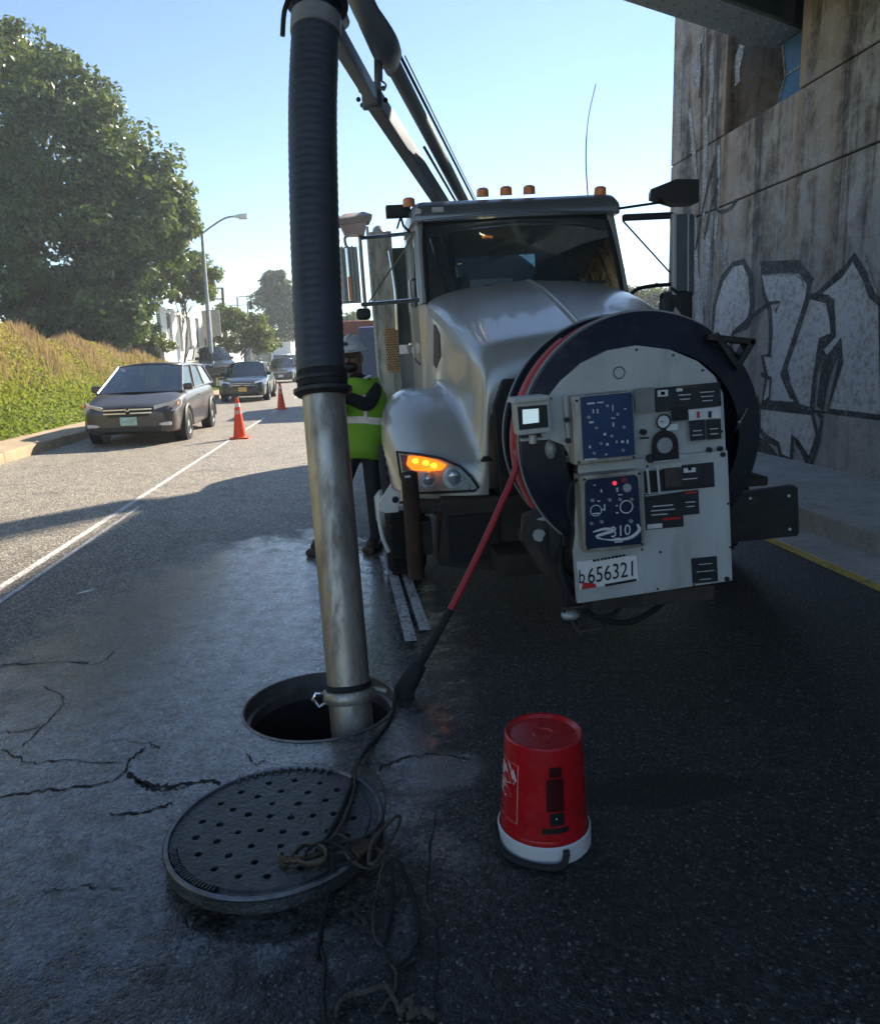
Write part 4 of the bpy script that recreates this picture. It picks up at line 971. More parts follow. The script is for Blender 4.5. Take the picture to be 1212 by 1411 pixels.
# pedestal, brackets and valves left of the panel
tb('reel_pedestal', MB().prism([(1.02, 3.72, .98), (.98, 3.72, .55), (1.10, 3.72, .34), (1.70, 3.72, .34), (1.76, 3.72, .98)], (0, .8, 0), .02), M['black'], reel)
tb('reel_arm', MB().bb((1.15, 3.6, .36), (1.7, 4.7, .52), .01), M['black'], reel)
tb('pivot_plate', MB().prism([(.80, 3.74, .80), (.98, 3.74, .86), (1.12, 3.74, .62), (1.10, 3.74, .30), (1.02, 3.74, .20), (.96, 3.74, .36), (.78, 3.74, .66)], (0, .05, 0), .01), M['grime'], reel)
tb('pivot_plate', MB().prism([(1.0, 3.70, .62), (1.06, 3.70, .62), (1.06, 3.70, .18), (.99, 3.70, .20)], (0, .06, 0), .01), M['black'], reel)
tb('valve_body', MB().cyl((.86, 3.9, .74), (1.0, 3.8, .70), .05, .04, 14).cyl((.80, 3.9, .66), (.98, 3.82, .66), .035, None, 12), M['grime'], reel)
tb('valve_handle', MB().tube([(.80, 3.76, .775), (.965, 3.74, .768)], .012, 8).prism([(.86, 3.76, .85), (.89, 3.76, .87), (.945, 3.76, .95), (.935, 3.76, .965)], (0, .012, 0), .003), M['alu'], reel)
tb('valve_nut', MB().cyl((.875, 3.72, .69), (.875, 3.78, .69), .034, None, 8).sph((1.01, 3.66, .265), (.05, .04, .03), 10, 8), M['alu'], reel)
tb('hydraulic_hose', MB().tube(spline([(.98, 3.7, .62), (.96, 3.62, .5), (1.02, 3.6, .36), (1.16, 3.62, .24), (1.35, 3.65, .2), (1.55, 3.7, .28)], 6), .016, 8).tube(spline([(1.0, 3.7, .5), (1.06, 3.62, .3), (1.2, 3.6, .26), (1.3, 3.64, .32)], 6), .012, 8).tube(spline([(.92, 3.75, .72), (.90, 3.68, .6), (1.0, 3.64, .48), (1.06, 3.66, .4)], 6), .013, 8), M['rubber'], reel)
tb('bracket_angle', MB().tube([(1.04, 3.5, .36), (.97, 3.66, .30), (1.04, 3.6, .19), (1.14, 3.55, .22)], .010, 6), M['grime'], reel)
# level-wind post behind the display
tb('reel_post', MB().bb((1.055, 3.60, .42), (1.085, 3.68, 1.36), .006), M['black'], reel)
tb('post_box', MB().bb((.93, 3.62, 1.12), (1.03, 3.70, 1.30), .015).bb((.88, 3.64, 1.05), (1.04, 3.70, 1.08), .005), M['black'], reel)
tb('post_fitting', MB().sph((.92, 3.6, 1.15), (.03, .03, .05), 10, 8).cyl((.97, 3.6, 1.1), (1.02, 3.6, 1.1), .022, None, 10), M['polegrey'], reel)
# --- control panel on the reel face
PY = 3.50
def PX(px, py, off=0.0):
    p = yp(px, py, PY-off); return p
def pane(px, depth, off, mat, nm, par, bev=.002):
    pts = [PX(x, y, off) for x, y in px]
    return tb(nm, MB().prism(pts, (0, depth, 0), bev), mat, par)
def rect(x0, y0, x1, y1, sk=-.07, lean=.025):
    ym = (y0+y1)/2
    return [(x0-0, y1), (x1, y1+sk*(x1-x0)), (x1-lean*(y1-y0), y0+sk*(x1-x0)), (x0-lean*(y1-y0), y0)]
acx, acy, ar = 868, 606, 128
arch = [(acx+ar*cos(a)*1.0, acy-ar*sin(a)) for a in np.linspace(radians(12), radians(166), 26)]
arch = [(x, y) for x, y in arch if x <= 996]
arch = [(999, 632), (997, 548), (986, 523), (963, 502), (925, 485), (880, 478), (840, 484), (805, 500), (775, 525), (752, 553), (744, 575), (748, 602), (778, 612), (790, 640)]
arch = [p_ for p_ in arch]
panel = pane(arch, .03, .0, M['panel'], 'control_panel', T, .004)
pane([(1001, 626), (1003, 806), (789, 832), (786, 762), (797, 640)], .03, .034, M['panel'], 'lower_panel', panel, .004)
pane([(777, 545), (789, 544), (793, 612), (782, 614)], .02, .03, M['panel'], 'bracket_strip', panel)
tb('panel_back', MB().bb((1.02, 3.54, .5), (1.74, 3.70, 1.45), .01), M['black'], panel)
def disc(px, py, r, off, mat, nm, par, d=.006, ring=0):
    c = PX(px, py, off)
    mb = MB()
    if ring: mb.tube([(c.x+r*cos(a), c.y, c.z+r*sin(a)) for a in np.linspace(0, 2*pi, 33)[:-1]], ring, 6, True)
    else: mb.cyl(c, c+Vector((0, d, 0)), r, None, 24)
    return tb(nm, mb, mat, par)
disc(855, 515, .027, .004, M['ink'], 'round_cover_line', panel, ring=.0022)
for x, y in ((782, 578), (783, 607), (977, 625), (992, 624), (995, 632), (996, 804)): disc(x, y, .012, .045, M['black'], 'bolt', panel, .02)
# upper control box
ub_ = pane(rect(791, 546, 876, 641), .09, .10, M['galv'], 'control_box', panel, .006)
pane(rect(803, 547, 874, 634), .01, .106, M['bluepanel'], 'box_face', ub_)
# lower control box
lb_ = pane(rect(800, 656, 884, 762), .11, .12, M['galv'], 'control_box', panel, .006)
pane([(806, 757), (877, 752), (880, 748), (877, 660), (873, 656), (808, 661), (804, 666), (803, 752)], .01, .126, M['bluepanel2'], 'box_face', lb_)
MINI = []
def mini(px, py, w, h, off, mat, par, nm='panel_print'):
    c = PX(px, py, off); tb(nm, MB().box(c, (w, .003, h)), mat, par)
for (x, y, w, h) in ((815, 556, .035, .008), (828, 555, .03, .006), (818, 567, .006, .02), (824, 567, .006, .02), (845, 563, .004, .03), (862, 565, .012, .004), (815, 582, .02, .008), (845, 577, .018, .005), (845, 586, .008, .02), (833, 599, .012, .012), (812, 616, .008, .014), (836, 613, .012, .012), (849, 610, .006, .012), (857, 610, .014, .010), (864, 610, .008, .018), (834, 627, .010, .006), (813, 633, .06, .007)):
    mini(x, y, w, h, .109, M['label'], ub_)
for (x, y, w, h) in ((817, 669, .008, .006), (826, 677, .006, .016), (848, 676, .008, .02), (852, 683, .02, .005), (822, 691, .012, .006), (830, 700, .006, .03), (818, 708, .03, .006), (847, 698, .008, .006), (828, 703, .02, .006), (847, 708, .01, .006), (848, 748, .04, .006), (846, 743, .03, .004)):
    mini(x, y, w, h, .130, M['label'], lb_)
disc(845, 667, .010, .135, pm('red_indicator_lit', (.8, .03, .05), .3, emit=(1, .05, .1), es=.2), 'indicator', lb_)
disc(858, 663, .014, .134, pm('dull_red_button', (.25, .02, .03), .4), 'button', lb_)
disc(862, 674, .02, .135, M['polegrey'], 'button', lb_, .012)
disc(860, 700, .03, .132, M['label'], 'gauge_ring', lb_, ring=.003)
disc(818, 704, .026, .132, M['label'], 'gauge_ring', lb_, ring=.002)
c = PX(846, 735, .133)
text('model_number', '310', .075, c+Vector((.018, 0, .004)), (1, 0, .06), (0, 0, 1), M['label'], lb_, sx=.9)
tb('logo_swoosh', MB().tube(spline([c+Vector((-.115, 0, .012)), c+Vector((-.06, 0, .022)), c+Vector((-.02, 0, .01)), c+Vector((-.10, 0, -.012)), c+Vector((-.03, 0, -.034)), c+Vector((.06, 0, -.032)), c+Vector((.108, 0, .0)), c+Vector((.10, 0, .032))], 6), [.003+.006*abs(sin(i/7)) for i in range(43)], 6), M['label'], lb_)
# labels and openings
for r in ((904, 538, 994, 571), (886, 684, 938, 733), (938, 681, 960, 714), (948, 774, 983, 809)): pane(rect(*r), .003, .037 if r[1] < 600 else .040, M['decal'], 'warning_label', panel, 0)
pane(rect(938, 645, 982, 679), .003, .040, M['decal'], 'warning_label', panel, 0)
pane(rect(886, 652, 938, 682), .004, .0385, M['black'], 'warning_label', panel, 0)
pane(rect(876, 538, 903, 571), .003, .037, pm('grey_label', (.2, .21, .2), .5), 'warning_label', panel, 0)
pane(rect(926, 566, 948, 584), .003, .041, M['ink'], 'warning_label', panel, 0)
pane(rect(949, 569, 993, 584), .003, .037, M['label'], 'warning_label', panel, 0)
pane(rect(950, 584, 971, 612), .003, .041, M['decal'], 'warning_label', panel, 0); pane(rect(974, 584, 993, 611), .003, .041, M['decal'], 'warning_label', panel, 0)
for (x, y, w, h, m) in ((914, 545, .05, .03, 'label'), (914, 545, .02, .016, 'ink'), (937, 541, .03, .014, 'label'), (952, 537, .12, .006, 'bronze'), (962, 576, .012, .03, 'redhose'), (978, 576, .014, .03, 'ink'), (925, 592, .06, .03, 'label'), (914, 602, .03, .010, 'ink'), (887, 606, .045, .008, 'ink'), (948, 652, .06, .022, 'label'), (948, 650, .018, .016, 'ink'), (948, 664, .075, .004, 'label'), (966, 792, .09, .003, 'label'), (966, 803, .06, .003, 'label'), (922, 718, .09, .012, 'redhose'), (898, 728, .075, .022, 'label'), (949, 683, .06, .01, 'redhose')):
    mini(x, y, w, h, .046, M[m], panel)
disc(914, 584, .031, .05, M['label'], 'gauge', panel, .02); disc(914, 584, .033, .052, M['ink'], 'gauge_bezel', panel, ring=.004); mini(912, 584, .014, .004, .054, M['ink'], panel)
disc(887, 598, .014, .05, M['ink'], 'knob', panel, .02)
ar2 = [(897, 640), (897, 615)] + [(915.5+18*cos(a), 614-18*sin(a)) for a in np.linspace(pi, 0, 10)] + [(934, 637)]
pane(ar2, .004, .042, M['ink'], 'pipe_opening', panel, 0); disc(915, 617, .038, .05, M['polegrey'], 'pipe_cap', panel, .02)
tb('pull_handle', MB().tube([PX(892, 683, .06), PX(890, 648, .09), PX(904, 646, .09), PX(906, 682, .06)], .006, 8), M['label'], panel)
tb('panel_rail', MB().tube([PX(886, 686, .05), PX(940, 680, .05)], .004, 6), M['alu'], panel)
tb('panel_rail', MB().tube([PX(898, 640, .05), PX(936, 637, .05)], .005, 6), M['alu'], panel)
pane(rect(914, 650, 938, 676), .03, .06, M['grime'], 'latch_block', panel)
tb('lock_pin', MB().cyl(PX(895, 632, .07), PX(895, 640, .07), .012, None, 10).sph(PX(894, 634, .06), .02, 10, 8), M['black'], panel)
for (px_, py_) in ((812, 575), (822, 590), (838, 560), (852, 572), (860, 590), (828, 612), (843, 602), (818, 625), (858, 622)):
    disc(px_, py_, .007, .118, M['polegrey'], 'toggle', ub_, .012)
for (px_, py_, r_) in ((814, 690, .008), (838, 690, .007), (826, 720, .008), (852, 690, .007), (868, 690, .007), (866, 720, .010), (812, 722, .007)):
    disc(px_, py_, r_, .142, M['polegrey'], 'toggle', lb_, .018)
for (px_, py_) in ((796, 552), (871, 547), (797, 637), (872, 632)): disc(px_, py_, .006, .107, M['black'], 'box_screw', ub_, .008)
for (px_, py_) in ((804, 661), (879, 655), (806, 757), (880, 752)): disc(px_, py_, .006, .127, M['black'], 'box_screw', lb_, .008)
for (px_, py_) in ((760, 548), (790, 505), (826, 488), (880, 484), (930, 493), (970, 515), (992, 560), (994, 600), (1000, 700), (1001, 760), (900, 815), (950, 811), (880, 760), (905, 764), (890, 645)): disc(px_, py_, .006, .037, M['grime'], 'rivet', panel, .006)
tb('panel_wire', MB().tube(spline([PX(793, 660, .08), PX(784, 672, .04), PX(780, 700, .03), PX(786, 730, .03), PX(780, 770, -.02)], 6), .007, 6), M['rubber'], panel)
for (x, y, w, h, m) in ((944, 548, .06, .004, 'label'), (944, 554, .05, .004, 'label'), (975, 545, .07, .004, 'label'), (975, 551, .06, .004, 'label'), (975, 557, .05, .004, 'label'), (960, 598, .04, .004, 'label'), (960, 604, .05, .004, 'label'), (983, 596, .04, .004, 'label'), (983, 603, .04, .004, 'label'), (910, 700, .10, .005, 'label'), (910, 706, .12, .004, 'label'), (905, 712, .08, .004, 'label'), (948, 696, .05, .004, 'label'), (948, 702, .04, .004, 'label'), (914, 596, .03, .008, 'ink'), (966, 782, .07, .003, 'label')):
    mini(x, y, w, h, .0475, M[m], panel)
# licence plate
lp = pane([(793, 813), (874, 803), (872, 767), (789, 774)], .004, .044, M['white'], 'licence_plate', T, 0)
c0 = PX(833, 790, .047)
text('plate_number', '656321', .112, c0+Vector((.016, 0, -.004)), (1, 0, .085), (0, 0, 1), M['ink'], lp, sx=.74)
text('plate_letter', 'b', .1, c0+Vector((-.135, 0, -.012)), (1, 0, .085), (0, 0, 1), M['ink'], lp, sx=.7)
for k in range(9): tb('plate_caption', MB().box(c0+Vector((-.07+k*.0185, 0, .066+.0016*k)), (.012 if k % 3 else .016, .002, .010)), M['ink'], lp)
tb('plate_flag', MB().prism([c0+Vector((-.138, 0, -.075)), c0+Vector((-.06, 0, -.07)), c0+Vector((-.07, 0, -.05)), c0+Vector((-.13, 0, -.038))], (0, .001, 0)), pm('plate_red', (.5, .03, .03), .4), lp)
tb('plate_band', MB().box(c0+Vector((.06, 0, -.058)), (.16, .002, .012), Euler((0, -.085, 0)).to_matrix()), M['ink'], lp)
# underside lip, display unit
tb('panel_skirt', MB().bb((1.08, 3.5, .33), (1.72, 3.72, .41), .01), M['grime'], panel)
dsp = pane([(714, 598), (759, 594), (758, 548), (711, 551)], .10, .10, M['alu'], 'display_unit', T, .006)
pane([(716, 590), (756, 587), (755, 556), (714, 558)], .01, .106, M['ink'], 'display_bezel', dsp)
pane([(721, 582), (743, 580), (743, 561), (721, 562)], .006, .110, pm('display_screen', (.3, .38, .4), .3, emit=(.5, .68, .74), es=.2), 'display_screen', dsp, 0)
pane([(708, 553), (760, 549), (757, 543), (711, 546)], .14, .13, M['alu'], 'display_hood', dsp)
tb('display_stem', MB().cyl(PX(734, 597, .05), PX(734, 609, .05), .018, None, 12).bb(PX(718, 606, .02)+Vector((0, 0, 0)), PX(752, 600, -.02)), M['alu'], dsp)
# right side: triangular guide, lever, black flap
tri = MB()
for a, c in (((975, 470), (1034, 478)), ((1034, 478), (1014, 510)), ((985, 468), (1014, 512))):
    p0, p1 = yp(a[0], a[1], 3.66), yp(c[0], c[1], 3.66); dd = p1-p0
    tri.box((p0+p1)/2, (dd.length+.02, .09, .03), Matrix.Rotation(-atan2(dd.z, dd.x), 3, 'Y'), .004)
tb('hose_guide', tri, M['black'], reel)
tb('guide_tab', MB().prism([yp(1005, 515, 3.68), yp(1036, 545, 3.68), yp(1036, 556, 3.68), yp(1012, 540, 3.68)], (0, .04, 0), .005), M['black'], reel)
tb('lever', MB().tube([yp(1009, 608, 3.6), yp(1018, 588, 3.55)], .011, 10).tube([yp(1018, 588, 3.55), yp(1028, 570, 3.6)], .006, 8), M['chrome'], reel)
tb('lever_cable', MB().tube(spline([yp(1003, 705, 3.7), yp(1022, 670, 3.7), yp(1032, 640, 3.7)], 6), .004, 6), M['alu'], reel)
fl = tb('mud_flap', MB().prism([yp(985, 756, 3.78), yp(1093, 748, 3.78), yp(1096, 744, 3.78), yp(1096, 682, 3.78), yp(1092, 678, 3.78), yp(985, 690, 3.78)], (0, .05, 0), .006), M['black'])
for x, y in ((1083, 692), (1083, 738), (1030, 694)): tb('flap_bolt', MB().cyl(yp(x, y, 3.775), yp(x, y, 3.785), .008, None, 8), M['polegrey'], fl)
# small bits of hardware under the bumper
tb('tow_bar', MB().bb((.75, 4.3, .30), (1.05, 4.6, .44), .01), M['grime'])
tb('floor_shadow_pan', MB().bb((.75, 4.7, .30), (2.1, 6.4, .5), .01), M['grime'])
# tilt of the body on the cambered road; wheels stay upright
piv = radians(-1.6)
truck.rotation_euler = (0, piv, 0)
truck.location = TO + Vector((-1.2*sin(piv), 0, .012))
for k, w_ in enumerate(WH): w_.location.z += .026 if k % 2 == 0 else -.046
# ================================================================ MANHOLE, HOSES, COVER, BUCKET
mh = thing('manhole', 'open round manhole with pale metal rim and the steel pipe going down into it', 'manhole', (HC.x, HC.y, 0))
MB().lathe([(HR+.006, .001), (HR+.004, .005), (HR-.004, .006), (HR-.009, .002), (HR-.012, -.06), (HR-.03, -.065), (HR-.03, -.12)], HC, (0, 0, 1), 72).build('rim', pm('worn_iron_rim', (.2, .18, .175), .42, .5, .35, 10, dirt=.2), mh)
MB().lathe([(HR-.03, -.12), (HR-.02, -.4), (HR+.05, -.7), (HR+.1, -2.6), (.001, -2.6)], HC, (0, 0, 1), 48).build('shaft', M['shaft'], mh)
for k in range(3): MB().tube([HC+Vector((-.14, HR-.10, -.45-.35*k)), HC+Vector((-.14, HR-.2, -.45-.35*k)), HC+Vector((.14, HR-.2, -.45-.35*k)), HC+Vector((.14, HR-.10, -.45-.35*k))], .012, 6).build('step_iron', M['rust'], mh)

# suction pipe and hose hang in one leaning line from the boom tip
ptop, pbot = dp(445, 537, 3.50), dp(484, 985, 3.50)
pdir = (ptop-pbot).normalized(); pend = pbot - pdir*.55
pipe = thing('suction_pipe', 'leaning galvanised steel suction pipe standing in the open manhole', 'pipe', pbot)
MB().tube([pend, pbot, ptop-pdir*.02], .099, 40).build('tube', M['galv'], pipe)
MB().lathe([(.100, -.03), (.118, -.028), (.136, -.012), (.136, .004), (.118, .012), (.10, .012)], ptop, pdir, 48).build('flange', pm('dark_flange', (.05, .05, .05), .5, .4, .3, 10), pipe)
cpt = dp(481, 956, 3.50)
MB().lathe([(.101, -.034), (.116, -.03), (.124, -.012), (.124, .012), (.115, .026), (.101, .03)], cpt, pdir, 48).build('band_clamp', M['galv'], pipe)
MB().lathe([(.102, .03), (.108, .034), (.108, .052), (.102, .055)], cpt, pdir, 40).build('seal_ring', M['rubber'], pipe)
lt = cpt + Vector((-.128, -.03, 0))
MB().tube([lt+Vector((-.02, 0, .03)), lt+Vector((-.035, 0, 0)), lt+Vector((-.01, -.01, -.035)), lt+Vector((.02, 0, -.02)), lt+Vector((.01, 0, .025))], .009, 8, True).build('clamp_latch', M['chrome'], pipe)
MB().tube([cpt+Vector((.11, 0, .02)), cpt+Vector((.17, .0, 0))], .018, 8).build('clamp_lug', M['galv'], pipe)

htop = dp(436, 22, 3.62); hb = ptop + pdir*.015
hmid1, hmid2 = dp(434, 330, 3.53), dp(431, 150, 3.57)
hose = thing('suction_hose', 'thick black corrugated suction hose hanging from the boom above the pipe', 'hose', hb)
path = spline([hb, hb+pdir*.12, hmid1, hmid2, htop], 40); rs = []
acc = 0; pts2 = []
L = [0]
for a, c in zip(path, path[1:]): L.append(L[-1]+(c-a).length)
step = .0095; n = int(L[-1]/step); k = 0
for i in range(n+1):
    d_ = i*step
    while k < len(L)-2 and L[k+1] < d_: k += 1
    f = (d_-L[k])/max(1e-6, L[k+1]-L[k]); pts2.append(path[k].lerp(path[k+1], min(1, f)))
    rs.append((.1120 + .0012*sin(i*pi/2+.6)) + .002*sin(i*.013))
MB().tube(pts2, rs, 36).build('corrugated_hose', pm('suction_hose_rubber', (.05, .058, .075), .5, 0, .25, 3, dirt=.25), hose, sharp=180)
MB().lathe([(.110, -.005), (.1165, 0), (.1165, .07), (.112, .078), (.111, .08)], hb, pdir, 40).build('cuff', M['rubber'], hose)
for z in (.025,): MB().lathe([(.115, 0), (.121, .002), (.121, .018), (.115, .02)], hb+pdir*z, pdir, 40).build('hose_band', M['black'], hose)
hd = (htop-hmid2).normalized()
MB().lathe([(.114, -.10), (.121, -.095), (.121, -.015), (.114, -.01)], htop, hd, 40).build('top_band', M['polegrey'], hose)
MB().lathe([(.112, -.01), (.112, .3)], htop, hd, 40).build('neck', M['darkblue'], hose)
MB().lathe([(.114, .05), (.15, .06), (.15, .11), (.114, .12)], htop, hd, 40).build('top_flange', M['darkblue'], hose)
ts_ = Vector(dp(500, -40, 4.4)); nk0 = htop+hd*.28
MB().tube(spline([nk0, nk0+hd*.14, nk0+hd*.26+Vector((.05, .06, .02)), nk0.lerp(ts_, .55)+Vector((0, 0, .22)), ts_+Vector((-.02, -.05, .05)), ts_], 6), [.108]*12+[.108-.002*i for i in range(18)]+[.074], 20).build('elbow', M['darkblue'], hose, sharp=180)
MB().tube([Vector(dp(472, 30, 4.15)), htop+hd*.12+Vector((.08, .06, 0))], .04, 10).build('hanger', M['darkblue'], hose)
MB().tube(spline([htop+hd*.08+Vector((-.13, -.03, 0)), htop+Vector((-.15, -.03, -.0)), htop+Vector((-.165, -.03, -.10))], 4), .012, 8).build('strap_end', M['black'], hose)

# red jetting hose from the reel to the manhole
ja = yp(712, 640, 3.95); jb = gp(603, 850, .44); jc = gp(566, 925, .16); jd = gp(553, 962, .0)
e0 = dp(714, 640, 3.86); e1 = gp(552, 958, .02)
pt = lambda px, py: e0.lerp(e1, (py-640)/(958-640)) if False else None
jet = thing('jetting_hose', 'red high pressure jetting hose stretching from the reel down to the manhole', 'hose', e1)
f1_, f2_ = .60, .88
wob = lambda t: e0.lerp(e1, t) + Vector((0, 0, -.06*sin(pi*t)))
loop = [(RX+.622*cos(a), 3.86, RZ+.622*sin(a)) for a in np.linspace(radians(100), radians(184), 16)]
MB().tube(spline(loop+[e0+Vector((0, .0, .04)), wob(.06)]+[wob(t) for t in np.linspace(.14, f1_, 9)], 3), .0175, 12).build('red_length', M['redhose'], jet)
loop2 = [(RX+.618*cos(a), 3.815, RZ+.618*sin(a)) for a in np.linspace(radians(105), radians(238), 24)]
MB().tube(loop2, .017, 10).build('red_length', M['redhose'], jet)
loop3 = [(RX+.628*cos(a), 3.905, RZ+.628*sin(a)) for a in np.linspace(radians(125), radians(215), 20)]
MB().tube(loop3, .015, 10).build('red_length', pm('pinkish_worn_hose', (.5, .12, .12), .5), jet)
MB().tube([wob(t) for t in np.linspace(f1_-.004, .97, 8)], [.020]*3+[.022]*5, 12).build('black_leader', M['rubber'], jet)
MB().tube([wob(.85), wob(.90), wob(.97), e1+Vector((-.015, -.02, -.18)), e1+Vector((-.02, -.04, -.4))], [.036, .045, .052, .055, .05], 16).build('guide_sleeve', M['rubber'], jet)

# the lifted cover lying on the road
cc = gp(381, 1138, .07); CR = .364
cov = thing('manhole_cover', 'heavy cast iron manhole cover with pick holes lying beside the open hole', 'manhole cover', (cc.x, cc.y, 0))
tiltM = Matrix.Translation(Vector((cc.x, cc.y, .04))) @ Euler((radians(.6), radians(-1.0), 0)).to_matrix().to_4x4() @ Matrix.Translation(-Vector((cc.x, cc.y, .04)))
# plate with round through-holes: hole boundary rings are bridged out to a triangulated plate
hp = []
for (rad_, k, ph) in ((.055, 4, .5), (.125, 8, .2), (.195, 13, .1), (.262, 17, .3)):
    for i in range(k):
        a = ph + 2*pi*i/k + random.uniform(-.03, .03); hp.append((rad_*cos(a), rad_*sin(a)))
b = MB(); bm = b.bm
edges = []
def loopv(pts, z):
    vs = [bm.verts.new((cc.x+x, cc.y+y, z)) for x, y in pts]
    es = [bm.edges.new((vs[i], vs[(i+1) % len(vs)])) for i in range(len(vs))]; return vs, es
ZT = .078
ov, oe = loopv([(.318*cos(2*pi*i/64), .318*sin(2*pi*i/64)) for i in range(64)], ZT); edges += oe
hv = []
for (x, y) in hp:
    r_ = random.uniform(.0115, .014)
    v, e = loopv([(x+r_*cos(2*pi*i/10), y+r_*sin(2*pi*i/10)) for i in range(10)], ZT); edges += e; hv.append(v)
bmesh.ops.triangle_fill(bm, edges=edges, use_beauty=True)
for v in hv:
    lo = [bm.verts.new(q.co - Vector((0, 0, .03))) for q in v]; b.skin(v, lo); bm.faces.new(lo)
prof = [(.318, ZT), (.322, ZT-.004), (.345, ZT-.004), (.350, ZT+.002), (.358, ZT+.002), (.362, ZT-.003), (.368, ZT-.003), (CR, ZT-.008), (CR, ZT-.045), (CR-.025, ZT-.052), (CR-.03, 0.004), (.001, .004)]
b.lathe(prof, (cc.x, cc.y, 0), (0, 0, 1), 72)
plate = b.build('plate', M['iron'], cov, sharp=30); plate.data.transform(Matrix.Translation(-FR[cov.name]).inverted()); plate.data.transform(tiltM); plate.data.transform(Matrix.Translation(-FR[cov.name]))
MB().lathe([(.346, ZT-.003), (.349, ZT+.0035), (.359, ZT+.0035), (.363, ZT-.002)], (cc.x, cc.y, 0), (0, 0, 1), 72).build('rim_ring', pm('rubbed_iron_highlight', (.15, .155, .165), .4, .6, .4, 14, dirt=.4, dirtcol=(.06, .06, .065)), cov)  # rubbed ridge, its colour lightened to paint in the bright rim highlights
rb = MB()
for i in range(34):
    a = radians(195)+radians(75)*i/33 if i < 22 else radians(60)+radians(60)*(i-22)/11
    rb.box((cc.x+.332*cos(a), cc.y+.332*sin(a), ZT+.001), (.022 if i % 4 else .03, .0085, .012), Matrix.Rotation(a, 3, 'Z'), .002, 1)
rb.build('rim_rib', M['iron'], cov)['kind'] = 'stuff'
mats_ = [o for o in cov.children if o.name.startswith('rim_ri')]
for o in mats_:
    o.data.transform(Matrix.Translation(FR[cov.name])); o.data.transform(tiltM); o.data.transform(Matrix.Translation(-FR[cov.name]))

# hook tool and ropes
def G(px, py, z=.012): return gp(px, py, z)
hkt = thing('cover_hook', 'ochre steel lifting hook lying on the edge of the manhole cover', 'hook', G(440, 1180, .1))
MB().tube(spline([G(386, 1183, .092), G(402, 1186, .094), G(440, 1176, .10), G(480, 1163, .098), G(510, 1158, .09)], 6), .009, 8).tube(spline([G(388, 1176, .092), G(385, 1184, .09), G(394, 1196, .085)], 5), .008, 8).build('bar', M['bronze'], hkt)
ring = [G(428+22*cos(a), 1177+14*sin(a), .105+.01*cos(a)) for a in np.linspace(0, 2*pi, 20)[:-1]]
MB().tube(ring, .0065, 8, True).build('ring', M['bronze'], hkt)
MB().tube(spline([G(484, 1172, .10), G(494, 1180, .09), G(497, 1188, .06), G(490, 1199, .05)], 5), .008, 8).build('claw', M['bronze'], hkt)
MB().prism([G(470, 1172, .094), G(500, 1158, .094), G(520, 1166, .094), G(500, 1180, .094)], (0, 0, .012), .003).build('shackle', M['rust'], hkt)
def rope(px, r, mat, name, label, cat='rope', grp=None):
    pts = spline([gp(x, y, z) for x, y, z in px], 7)
    pts = [p+Vector((random.gauss(0, .0012), random.gauss(0, .0012), 0)) for p in pts]
    o = MB().tube(pts, [r*(.9+.2*random.random()) for _ in pts], 8).build(name, mat, sharp=180)
    return tag(o, label, cat, grp)
rope([(545, 955, .05), (540, 985, .012), (515, 1020, .012), (492, 1052, .05), (484, 1080, .092), (466, 1125, .092), (448, 1158, .094), (436, 1172, .10)], .0085, M['darkrope'], 'rope', 'dark thick rope from the open manhole over the cover to the hook ring')
rope([(550, 965, .02), (530, 1000, .012), (500, 1040, .03), (490, 1062, .088), (487, 1090, .092), (474, 1130, .094), (456, 1156, .10), (440, 1168, .11)], .006, M['rope'], 'rope', 'brownish thin rope beside the dark one over the manhole cover')
rope([(492, 1050, .05), (520, 1070, .088), (530, 1100, .09), (527, 1125, .09), (508, 1150, .094), (470, 1164, .10), (450, 1180, .10), (436, 1196, .094)], .0045, M['rope'], 'cord', 'thin cord curving round the right edge of the manhole cover', 'cord')
rope([(436, 1168, .11), (455, 1178, .11), (458, 1192, .095), (452, 1225, .05), (446, 1260, .012), (440, 1290, .012), (436, 1314, .012)], .007, M['darkrope'], 'rope', 'dark rope hanging off the front edge of the cover onto the road')
rope([(442, 1305, .012), (447, 1330, .012), (445, 1370, .012), (447, 1402, .012), (450, 1430, .012)], .006, M['darkrope'], 'rope', 'straight dark rope end running out of the bottom of the picture')
lpz = [(508, 1186, .10), (513, 1160, .12), (530, 1140, .12), (548, 1124, .11), (551, 1132, .10), (540, 1156, .10), (525, 1178, .10), (514, 1190, .10)]
pts = spline([gp(x, y, z) for x, y, z in lpz], 6, True)
tag(MB().tube(pts, .0058, 8, True).build('rope', M['rope'], sharp=180), 'small upright rope loop at the right edge of the manhole cover', 'rope')
rope([(527, 1186, .08), (521, 1220, .02), (514, 1255, .012), (517, 1290, .012), (528, 1306, .012), (534, 1322, .012), (545, 1340, .012), (543, 1365, .012), (530, 1385, .012), (518, 1402, .012)], .0042, M['rope'], 'cord', 'long thin brown cord winding down the road below the cover', 'cord')
rope([(540, 1182, .07), (541, 1220, .02), (540, 1250, .012), (534, 1275, .012), (530, 1300, .016)], .0065, M['darkrope'], 'rope', 'short dark rope middle strand below the rope loop')
rope([(545, 1180, .07), (560, 1210, .02), (572, 1245, .012), (578, 1280, .012), (570, 1310, .012), (552, 1328, .012), (538, 1325, .016), (528, 1306, .018)], .0062, M['darkrope'], 'rope', 'wide dark rope bight to the right of the middle strand')
rope([(463, 1400, .012), (468, 1382, .012), (485, 1370, .014), (510, 1364, .02), (532, 1360, .018), (545, 1380, .012), (552, 1400, .012)], .0072, M['rope'], 'rope', 'brown rope arch at the bottom of the picture')
